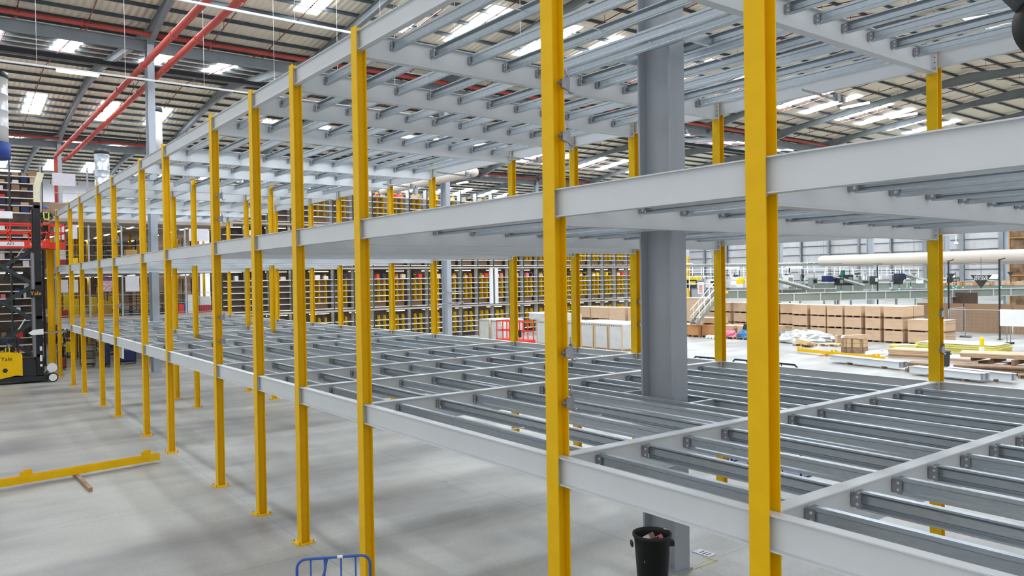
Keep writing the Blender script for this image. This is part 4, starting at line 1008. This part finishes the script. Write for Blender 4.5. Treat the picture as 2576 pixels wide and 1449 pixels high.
# bundles of grey beams on bearers
def beam_bundle(a, b_, n, gap, off, label, h=.28):
    a, b_ = Vector(a), Vector(b_); d = (b_-a).normalized(); s_ = Vector((d.y, -d.x, 0))
    for i in range(n):
        o = MB().ibeam(a+s_*gap*i+d*off*(i % 2)+Vector((0, 0, h+.12)), b_+s_*gap*i+d*off*(i % 2)+Vector((0, 0, h+.12)), h, .13, .012, .008).build('grey_beam', GREY)
        tag(o, 'loose grey steel beam %s, %s from the mezzanine' % (label, nth(i+1)), 'beam', 'loose beams %s' % label)
    for t_ in (.25, .75):
        p = a.lerp(b_, t_)+s_*gap*(n-1)/2; q = s_*(gap*n/2+.15)
        tag(MB().bar(p-q+Vector((0, 0, .06)), p+q+Vector((0, 0, .06)), .1, .12).build('timber_bearer', WOOD), 'timber bearer under the loose beams %s, %s end' % (label, 'far' if t_ < .5 else 'near'), 'timber')
beam_bundle((18.3, -31.75, 0), (14.35, -30.95, 0), 4, -.16, .05, 'lying beside the far yellow post')
beam_bundle((13.3, -29.75, 0), (10.1, -29.1, 0), 4, -.16, .05, 'lying nearest the back row post')
beam_bundle((12.1, -30.4, 0), (9.25, -29.85, 0), 3, -.16, .1, 'in the rear bundle of grey beams')
# stacked timber and boards
def board_stack(x, y, lx, ly, n, th, m, label, cat='boards', rz=0., z=0., group=None, jit=.06):
    e = empty('board_stack', (x, y, z), label, cat, group, rz); rnd = random.Random(int(x*10+n))
    for k in range(n):
        dx, dy = rnd.uniform(-jit, jit), rnd.uniform(-jit, jit)
        MB().box(-lx/2+dx, lx/2+dx, -ly/2+dy, ly/2+dy, k*th, k*th+th*.86).build('board', m, e)
    return e
pallet((13.45, -31.3, 0), .15, WOOD2, 'pallet under the small stack of boards beside the back post')
board_stack(13.45, -31.3, 1.1, .9, 3, .1, WOOD2, 'small stack of brown boards on a pallet beside the back post', rz=.15, z=.146)
for i, (x, y) in enumerate([(11.9, -33.4), (10.6, -32.9), (9.3, -32.4)]): pallet((x, y, 0), .35, WOOD2, 'pallet under the big timber stack at the picture edge, %s' % nth(i+1))
board_stack(10.6, -32.9, 4.0, 1.1, 3, .08, WOOD2, 'lower layer of the big timber stack at the picture edge', rz=-.38+.75, z=.15)
board_stack(10.9, -34.2, 3.8, 1.6, 3, .07, CARD, 'upper raised layer of boards in the big timber stack', rz=.3, z=.62)
for i in range(4): tag(MB().box(-.07, .07, -.7, .7, 0, .22).build('timber_spacer', WOOD2, None, (12.3-.95*i, -34.4+.28*i, .4)), 'timber spacer raising the upper boards, %s' % nth(i+1), 'timber')
for i in range(3): tag(MB().box(-.05, .05, -.6, .6, 0, .4).build('timber_spacer', WOOD2, None, (12.0-1.2*i, -34.3+.35*i, 0)), 'low timber post under the upper boards, %s' % nth(i+1), 'timber')
board_stack(16.6, -37.2, 2.2, 1.6, 5, .09, CARD, 'stack of brown boards lying behind the rear post', rz=.2)
board_stack(14.0, -37.0, 2.6, 1.8, 3, .08, CARD2, 'stack of pale boards behind the dustbin on the open floor', rz=.2)
board_stack(16.2, -42.0, 4.2, 2.3, 4, .12, INSU, 'large stack of yellow-edged insulation boards', rz=.05)
board_stack(16.2, -42.0, 4.0, 2.2, 1, .03, WHT, 'white sheet on the large insulation stack', rz=.05, z=.49)
board_stack(18.95, -40.8, 1.4, 1.3, 3, .1, INSU, 'small stack of insulation boards near the crate', rz=.3)
board_stack(18.8, -40.8, .8, .9, 1, .02, WHT, 'white sheet on the small insulation stack', rz=.3, z=.31)
board_stack(13.8, -40.2, 1.9, 1.5, 1, .14, INSU, 'single yellow insulation board beside the bollard', rz=.2)
board_stack(12.9, -38.2, 3.0, 1.2, 3, .05, WHT, 'white boards fanned on the floor at the picture edge', rz=.5, jit=.25)
heap('white_sacks', (18.3, -37.0, 0), 1.0, .55, .26, WHT, 'flat white covered bundle beside the brown boards', 'bundle', 9, 20)
e = empty('bollard', (14.24, -39.6, 0), 'short white and yellow bollard among the boards', 'bollard')
MB().lathe([(.13, 0), (.13, .55)], (0, 0, 0), 14).build('base', WHT, e); MB().lathe([(.11, .55), (.11, 1.0), (.02, 1.1)], (0, 0, 0), 14).build('band', YEL2, e)
dustbin((13.3, -33.2, 0), .23, .85, 'grey dustbin on the open floor beside the back post', False, mat('grey_bin', (104, 112, 118), .6))
MATS_G = mat('grey_bin', (96, 104, 110), .6)
# site fence panels
def fence_panel(x0, y0, x1, y1, label):
    a, b_ = Vector((x0, y0, 0)), Vector((x1, y1, 0)); L_ = (b_-a).length
    e = empty('fence_panel', a, label, 'fence', 'site fence panels', math.atan2(y1-y0, x1-x0)); h = 2.1
    pts = [(.05, 0, .1), (.05, 0, h-.15), (.1, 0, h-.04), (.2, 0, h), (L_-.2, 0, h), (L_-.1, 0, h-.04), (L_-.05, 0, h-.15), (L_-.05, 0, .1)]
    MB().tube(pts, .022, 8).tube([(.05, 0, .35), (L_-.05, 0, .35)], .015, 6).build('frame', WIRE, e, smooth=True)
    mb = MB(); n = int(L_/.075)
    for i in range(1, n): mb.box(.05+(L_-.1)*i/n-.0015, .05+(L_-.1)*i/n+.0015, -.0015, .0015, .35, h)
    for k in range(8): mb.box(.05, L_-.05, -.0015, .0015, .4+.22*k, .403+.22*k)
    mb.build('mesh', WIRE, e)
    MB().box(-.12, .12, -.35, .35, 0, .12).build('foot', BLK, e); MB().cb((.0, 0, 1.4), (.12, .06, .05)).build('coupler', ZINC, e)
fence_panel(19.85, -48.7, 16.3, -48.5, 'wire fence panel right behind the back post, before brown boards')
fence_panel(16.2, -48.5, 12.7, -48.3, 'wire fence panel at the picture edge')
fence_panel(20.3, -52.2, 19.95, -48.8, 'wire fence panel turned edge-on beside the carton stacks')
o = tag(MB().box(-1.9, 1.3, -.01, .01, 0, 1.05).build('white_board', WHT, None, (15.4, -48.4, 1.13)), 'white board hung on the fence panels at the picture edge', 'board')
for i, (x, w_, h, m) in enumerate([(24.3, 3.4, 2.15, BRWN), (20.9, 3.2, 2.15, BRWN), (17.6, 3.2, 2.1, BRWN), (14.3, 3.2, 2.1, BRWN)]):
    tag(MB().box(-w_/2, w_/2, -.03, .03, 0, h).box(-w_/2, -w_/2+.06, .03, .06, 0, h).build('brown_board_screen', m, None, (x, -57.3, 0)), 'brown board screen standing behind the fence, %s from the cartons' % nth(i+1), 'screen')
tag(MB().box(-.9, .9, -.03, .03, 0, 2.95).build('brown_board_screen', DBRN, None, (23.0, -58.6, 0)), 'taller dark brown board behind the screens', 'screen')

# ---------------- conveyor galleries
A = CAM + ray(1735, 700)*54.0; B = CAM + ray(2700, 700)*63.5
gd = Vector((B.x-A.x, B.y-A.y, 0)).normalized(); gn = Vector((gd.y, -gd.x, 0));
if gn.dot(FW) < 0: gn = -gn
def girder(off, x0, x1, zt, dep, label, m=GIRD, step=1.75):
    """a plate girder along the gallery, x0/x1 as distances from A"""
    e = empty('conveyor_girder', (A.x, A.y, 0)+Vector((0, 0, 0)) if 0 else Vector((A.x, A.y, 0))+gn*off, label, 'girder', None, math.atan2(gd.y, gd.x))
    MB().box(x0, x1, -.04, .04, zt-dep, zt).build('web', m, e)
    MB().box(x0, x1, -.12, .12, zt-.04, zt+.02).build('top_flange', WRAP, e); MB().box(x0, x1, -.12, .12, zt-dep-.03, zt-dep).build('bottom_flange', WRAP, e)
    x = x0+.6; k = 0
    while x < x1: MB().box(x-.04, x+.04, -.1, .1, zt-dep, zt-.02).build('stiffener', WRAP, e); x += step+(.5 if k % 2 else 0); k += 1
    x = x0+1
    while x < x1: MB().box(x-.06, x+.06, -.06, .06, 0, zt-dep).build('leg', GIRD, e); x += 5.2
    return e
LG = (Vector((B.x, B.y, 0))-Vector((A.x, A.y, 0))).length
girder(0, 6.0, LG, 3.17, .56, 'long grey-green conveyor girder above the cartons, nearest one')
girder(5, 4.5, 16, 3.35, .6, 'shorter grey-green conveyor girder behind the nearest one, by the stairs')
girder(9, 14.5, 22, 3.75, .75, 'pale grey-green conveyor girder beyond the white duct')
girder(13, 20, LG+6, 3.6, .6, 'far grey-green conveyor girder under the hanging triangle')
def G(t, o, z): return Vector((A.x, A.y, 0))+gd*t+gn*o+Vector((0, 0, z))
gr = math.atan2(gd.y, gd.x)
# handrails
def railing(t0, t1, o, z, label, h=1.1, step=1.2, dbl=True):
    e = empty('guard_railing', G(t0, o, z), label, 'railing', 'white gallery railings', gr); L_ = t1-t0
    mb = MB()
    for zz in ((h, h*.5) if dbl else (h,)): mb.box(0, L_, -.025, .025, zz-.05, zz)
    mb.build('rail', WHT, e)
    n = int(L_/step)
    for i in range(n+1): MB().box(i*L_/n-.025, i*L_/n+.025, -.025, .025, 0, h).build('baluster', WHT, e)
railing(0, 5.4, 5, 3.4, 'white railing beside the sorter machines near the big column')
railing(6.3, 13, 7, 3.6, 'white railing above the shorter girder')
railing(5.5, 14.5, 10, 4.3, 'white upper railing behind the white duct end')
railing(15, 22, 12, 4.5, 'white upper railing in the middle distance')
railing(7, 20, 14, 4.6, 'white far railing behind the sorter machines', 1.0, .9)
railing(16, 28, 9, 3.9, 'white railing behind the far yellow post line', 1.0, 1.0)
railing(0, 5.2, 9, 4.6, 'upper white railing beside the sorter near the big column', 1.0, .7)
railing(22, 31, 14, 4.2, 'white far railing behind the parcels', 1.0, 1.0)
# sloped stair by the yellow post
e = empty('stair', G(1.6, 2, 0), 'white-railed metal stair climbing to the conveyor level', 'stair', None, gr)
for o_ in (0, .9):
    MB().bar((0, o_, 1.0), (2.2, o_, 3.3), .07, .2).build('stringer', GIRD, e)
    for zz in (.5, 1.0): MB().bar((0, o_, 1.0+zz), (2.3, o_, 3.3+zz), .05, .05).build('handrail', WHT, e)
    for k in range(5): MB().bar((.25+.45*k, o_, 1.25+.47*k), (.25+.45*k, o_, 2.25+.47*k), .04, .04).build('baluster', WHT, e)
for k in range(8): MB().box(.1+.28*k, .4+.28*k, 0, .9, 1.1+.29*k, 1.13+.29*k).build('tread', GIRD, e)
# sloping chutes
for i, (t, o_, z) in enumerate([(9.6, 4.2, 3.4), (16.6, 6.5, 3.5), (24.8, 7.5, 3.6)]):
    e = empty('chute', G(t, o_, 0), 'grey belt chute sloping down on the gallery, %s from the big column' % nth(i+1), 'conveyor', 'belt chutes', gr)
    MB().bar((0, 0, z+.75), (3.1, 0, z-.05), .7, .12).build('belt', GIRD, e)
    for s_ in (-.38, .38): MB().bar((0, s_, z+.85), (3.1, s_, z+.05), .05, .14).build('side_rail', WRAP, e)
    MB().cb((-.2, 0, z+.62), (.7, .7, .5)).build('drive_unit', BLUE if 0 else NAVY, e)
# machine cabinets and sorter clutter, each one its own
rnd = random.Random(11)
k = 0
for t in [.6, 1.2, 1.9, 2.5, 3.1, 3.9, 4.6, 6.4, 6.8, 7.2, 7.7, 8.3, 9.8, 11.2, 12.6, 13.9, 15.8, 17.1, 18.6, 20.2, 21.9, 23.1, 26.3, 27.9, 29.5, 31]:
    k += 1; w_ = rnd.uniform(.4, .9); h = rnd.uniform(.35, .95); m = rnd.choice([WRAP, WHT, GIRD, BLK, DGRN, WRAP, WHT, mat('pale_green_panel', (160, 186, 174), .6)])
    e = empty('machine_cabinet', G(t, 7.5+rnd.uniform(-1.5, 2.5), 3.55), '%s machine box on the conveyor gallery, %s from the big column' % ('dark' if m in (BLK, DGRN) else 'pale', nth(k)), 'machine', 'gallery machines', gr)
    MB().box(-w_/2, w_/2, -.3, .3, 0, h).build('housing', m, e); MB().box(-w_/2+.08, w_/2-.08, -.31, -.3, h*.35, h*.8).build('door', rnd.choice([WHT, BLK, GIRD]), e)
    MB().tube([(w_*.3, 0, h), (w_*.3, 0, h+.5)], .03, 6).build('mast', BLK, e)
for k, (px, py) in enumerate([(1773, 695), (2116, 733), (2239, 725), (2262, 727), (2291, 723), (2398, 723), (2406, 721), (2404, 727), (2379, 727), (2392, 731), (2422, 723), (2518, 722)]):
    p = CAM + ray(px, py)*(60+k*.4)
    e = empty('signal_lamp', p, 'small glowing green signal lamp on the gallery, %s from the big column' % nth(k+1), 'lamp', 'green signal lamps')
    MB().lathe([(.03, -.05), (.05, -.03), (.055, .0), (.04, .04), (.01, .06)], (0, 0, 0), 12).build('lens', GRNL, e, smooth=True); MB().tube([(0, 0, .07), (0, 0, .5)], .02, 6).build('stem', BLK, e)
# parcels on the far belt
for k in range(16):
    p = CAM + ray(2374+12.5*k+(0 if k < 10 else 15), 0)*66; z = 3.35
    q = Vector((p.x, p.y, 0)); d_ = (q-Vector((CAM.x, CAM.y, 0)))
    tag(MB().box(-.25, .25, -.2, .2, 0, .2+.06*(k % 4)).build('parcel', CARD if k % 3 else mat('orange_carton', (190, 136, 88)), None, (q.x, q.y, z), rz=.3*k), 'brown parcel on the far belt under the triangle sign', 'parcel', 'parcels on the far belt')
tag(MB().bar(CAM+ray(2366, 0)*66.2 - Vector((0, 0, (CAM+ray(2366, 0)*66.2).z-3.2)), CAM+ray(2640, 0)*66.2 - Vector((0, 0, (CAM+ray(2640, 0)*66.2).z-3.2)), .8, .28).build('parcel_belt', GIRD), 'far parcel belt carrying brown parcels', 'conveyor')
# service rail with lamps over the gallery
for i, (o_, z) in enumerate(((3, 5.2), (6, 5.3))):
    tag(MB().box(-1, LG+4, -.06, .06, 0, .1).build('service_rail', GIRD, None, G(0, o_, z), rz=gr), 'long grey service rail over the conveyors, %s of two' % ('nearer' if i == 0 else 'farther'), 'rail')
for k, t in enumerate((5, 10.6)): 
    o = luminaire(G(t, 3, 5.1), gr-math.pi/2, 'tube lamp under the service rail over the conveyors, %s from the big column' % nth(k+1), 'lamps over the conveyors')
# black standards
for k, (px, y) in enumerate([(1986, -56), (2386, -52), (2514, -51.5), (2207, -62), (1737, -56)]):
    p = aty(px, 664, y)
    e = empty('black_standard', (p.x, y, 0), 'slim black steel standard reaching the white duct, %s listed from the camera side' % nth(k+1), 'post', 'black standards')
    MB().box(-.045, .045, -.045, .045, 0, 5.35).build('pole', BLK, e); MB().box(-.15, .15, -.15, .15, 0, .03).build('foot', BLK, e)
    MB().bar((0, 0, 5.3), (-.35, 0, 5.42), .06, .06).build('arm', BLK, e)
# fabric duct
e = empty('fabric_duct', (33.6, -56, 5.62), 'long cream fabric air duct with a rounded end crossing above the cartons', 'duct')
MB().lathe([(.02, 0), (.25, -.02), (.40, -.10), (.46, -.28), (.46, -26)], (0, 0, 0), 36, 'x').build('sleeve', FABR, e, smooth=True)
for x in (-.4, -8, -16, -24): MB().tube([(x, 0, .46), (x, 0, 6)], .01, 5).build('hanger', BLK, e)
tag(MB().bar((31, -56, 5.08), (6, -56, 5.08), .12, .05).build('duct_rail', ZINC), 'thin rail with clips along the underside of the cream duct', 'rail')
e = empty('fabric_duct', (33.5, -61.5, 5.45), 'second cream fabric duct partly hidden under the long one', 'duct')
MB().lathe([(.02, -14), (.4, -14.1), (.42, -14.3), (.42, -30)], (0, 0, 0), 30, 'x').build('sleeve', FABR, e, smooth=True)
# hanging triangle signs
TRIM_ = mat('black_sign', (44, 50, 48), .6)
def tri_sign(cx, cy, dist, wpx, hpx, label, lines=None, group='black triangle signs'):
    p = CAM + ray(cx, cy)*dist; s_ = dist/FPX; w_, h = wpx*s_*1.12, hpx*s_
    e = empty('triangle_sign', p, label, 'sign', group, math.pi*1.0+.0)
    MB().prism([(-w_/2, 0), (w_/2, 0), (0, -h)], -.012, .012, lambda a_, b2, t: (a_, t, b2)).build('plate', TRIM_, e)
    MB().tube([(0, 0, 0), (0, 0, 5.5-p.z if p.z < 5 else .6)], .012, 6).build('hanger', BLK, e)
    if lines:
        for k, l_ in enumerate(lines): text('lettering', l_, WHT, e, (0, -.016, -h*(.15+.17*k)), (math.pi/2, 0, 0), w_*.155)
    return e
tri_sign(2468, 691.5, 52.5, 45, 34, 'black triangle sign reading VENDOR RETURNS hanging over the conveyors', ('VENDOR', 'RETURNS'))
for k, (cx, cy, dist, w_, h) in enumerate([(1980, 690, 66, 13, 13), (2021, 691, 70, 13, 11), (2109, 692, 68, 27, 24), (2156, 687, 72, 13, 12), (2268, 691, 68, 25, 22), (2299, 687, 74, 11, 9), (2392, 688, 68, 20, 13), (2542, 684, 66, 14, 11), (2108, 708, 75, 8, 7), (2268, 705, 75, 8, 6), (1851, 692, 66, 16, 12)]):
    tri_sign(cx, cy, dist, w_, h, 'small black triangle sign hanging over the conveyors, %s listed' % nth(k+1))
# other signs and fittings
p = CAM + ray(2121, 686)*66
e = empty('green_sign', p, 'green hanging exit sign with a white arrow behind a black triangle', 'sign', None, math.pi)
MB().box(-.17, .17, -.02, .02, -.35, .2).build('plate', GRNS, e); MB().prism([(-.1, .36), (.1, .36), (0, .22)], -.022, -.01, lambda a_, b2, t: (a_, t, b2)).build('arrow', WHT, e); MB().tube([(0, 0, .2), (0, 0, 1)], .01, 5).build('hanger', BLK, e)
p = CAM + ray(1763, 724)*58
e = empty('notice_stand', p, 'white notice board with orange-red print on the machine guard near the big column', 'sign', None, math.pi)
MB().box(-.27, .27, -.02, .02, -.45, .43).build('plate', WHT, e)
for k in range(7): MB().box(-.17, .17, -.026, -.02, -.34+.085*k, -.29+.085*k).build('print_line', mat('orange_print', (206, 120, 92), .7), e)
MB().box(-.03, .03, .02, .06, -3.0, .4).build('support', WRAP, e)
p = CAM + ray(1833, 701)*72
e = empty('letter_sign', p, 'pale panel lettered RC above the sorter machines', 'sign', None, math.pi)
MB().box(-.45, .45, -.01, .01, -.2, .2).build('plate', WRAP, e); text('lettering', 'R C', BLK, e, (0, -.015, 0), (math.pi/2, 0, 0), .32)
p = CAM + ray(2314, 707)*66
e = empty('white_sign', p, 'white sign with one dark line on the gallery beside the back post', 'sign', None, math.pi); MB().box(-.3, .3, -.01, .01, -.2, .2).build('plate', WHT, e); MB().box(-.2, .2, -.016, -.01, .08, .13).build('print_line', BLK, e)
for k, (px, py, w_, h) in enumerate([(1741, 704, 1.0, .2), (1755, 703, .6, .2), (1741, 716, .4, .25), (1862, 714, .5, .35), (1866, 702, .5, .12), (1817, 738, .9, .18)]):
    p = CAM + ray(px, py)*60; tag(MB().box(-w_/2, w_/2, -.15, .15, 0, h).build('yellow_tote', YEL2, None, p), 'small yellow tote on the sorter near the big column, %s' % nth(k+1), 'tote', 'yellow totes on the sorter')
e = empty('dome_camera', aty(2405, 593, -50), 'white dome camera on a drop pole beside the back row post', 'camera')
MB().tube([(0, 0, .1), (0, 0, -.45)], .03, 8).tube([(1.0, 0, .08), (0, 0, .08)], .02, 6).build('pole', WHT, e); MB().lathe([(.05, 0), (.13, -.06), (.14, -.12), (.08, -.17), (.02, -.18)], (0, 0, -.42), 16).build('dome', WHT, e, smooth=True)
p = aty(1731, 700, -60)
tag(MB().hcol(0, 0, 0, 6.6, .16, .2, .012, .01).build('yellow_column', YEL, None, (p.x, p.y, 0)), 'thin yellow column seen just past the big blue-grey column', 'column')
# dim racking at the far edge
for k, (x, y) in enumerate([(27.5, -88.0), (23.5, -92.0)]):
    e = empty('pallet_rack', (x, y, 0), 'tall brown pallet racking in the far corner, %s run' % ('first' if k == 0 else 'second'), 'rack')
    MB().box(-3, 3, -.6, .6, .1, 9.5).build('stock', mat('rack_stock', (136, 108, 82), .9, vary=.35, scale=1.3, detail=8), e)
    for x_ in (-3, -1, 1, 3): MB().box(x_-.06, x_+.06, .62, .72, 0, 10).build('upright', mat('rack_orange', (170, 120, 60), .6), e)
    for z in (2, 4, 6, 8): MB().box(-3, 3, .64, .74, z, z+.12).build('beam', MATS['rack_orange'], e)
# wall-side white windows strip
for k in range(8):
    tag(MB().box(-1.6, 1.6, 0, .05, 0, .7).build('wall_notice_strip', WHT, None, (30+6.2*k, Y1+.3, 3.3)), 'white strip panel on the far wall, %s along' % nth(k+1), 'panel', 'white strips on the far wall')

p = atz(1198, 432, 11)
e = empty('fabric_duct', p, 'small cream round duct end seen under the upper deck, before the shelving top', 'duct')
MB().lathe([(.02, 0), (.16, .02), (.25, .1), (.27, .22), (.27, 12)], (0, 0, 0), 28, 'x').build('sleeve', FABR, e, smooth=True)
for x in (.4, 5, 10): MB().tube([(x, 0, .27), (x, 0, 6.2)], .01, 5).build('hanger', BLK, e)
p = atz(1163, 460, 12)
luminaire(p, math.pi/2, 'tube lamp glimpsed beyond the middle column, above the shelving')

# blue roll cages parked just behind the back edge beam
for k, (xa, xb) in enumerate([(1740, 1828), (1838, 2012)]):
    A_, B_ = aty(xa, 903+(xa-1740)*.08, -9.7), aty(xb, 903+(xb-1740)*.08, -9.7); z = (A_.z+B_.z)/2+.06; cx_ = (A_.x+B_.x)/2; h = abs(A_.x-B_.x)/2
    e = empty('roll_cage', (cx_, -9.7, 0), 'dark blue roll cage behind the back edge beam, %s the third back post' % ('nearer than' if k else 'beside'), 'trolley')
    MB().tube([(-h, 0, .2), (-h, 0, z-.12), (-h+.12, 0, z), (h-.12, 0, z), (h, 0, z-.12), (h, 0, .2)], .022, 8).build('end_frame', NAVY, e, smooth=True)
    for t in (-.5, 0, .5): MB().tube([(h*t, 0, .2), (h*t, 0, z)], .012, 6).build('bar', NAVY, e)
    MB().box(-h, h, -.7, .02, .17, .21).build('platform', NAVY, e)
    for sx in (-1, 1): MB().lathe([(.06, -.02), (.06, .02)], (sx*(h-.06), -.05, .06), 12, 'x').build('wheel', BLK2, e)
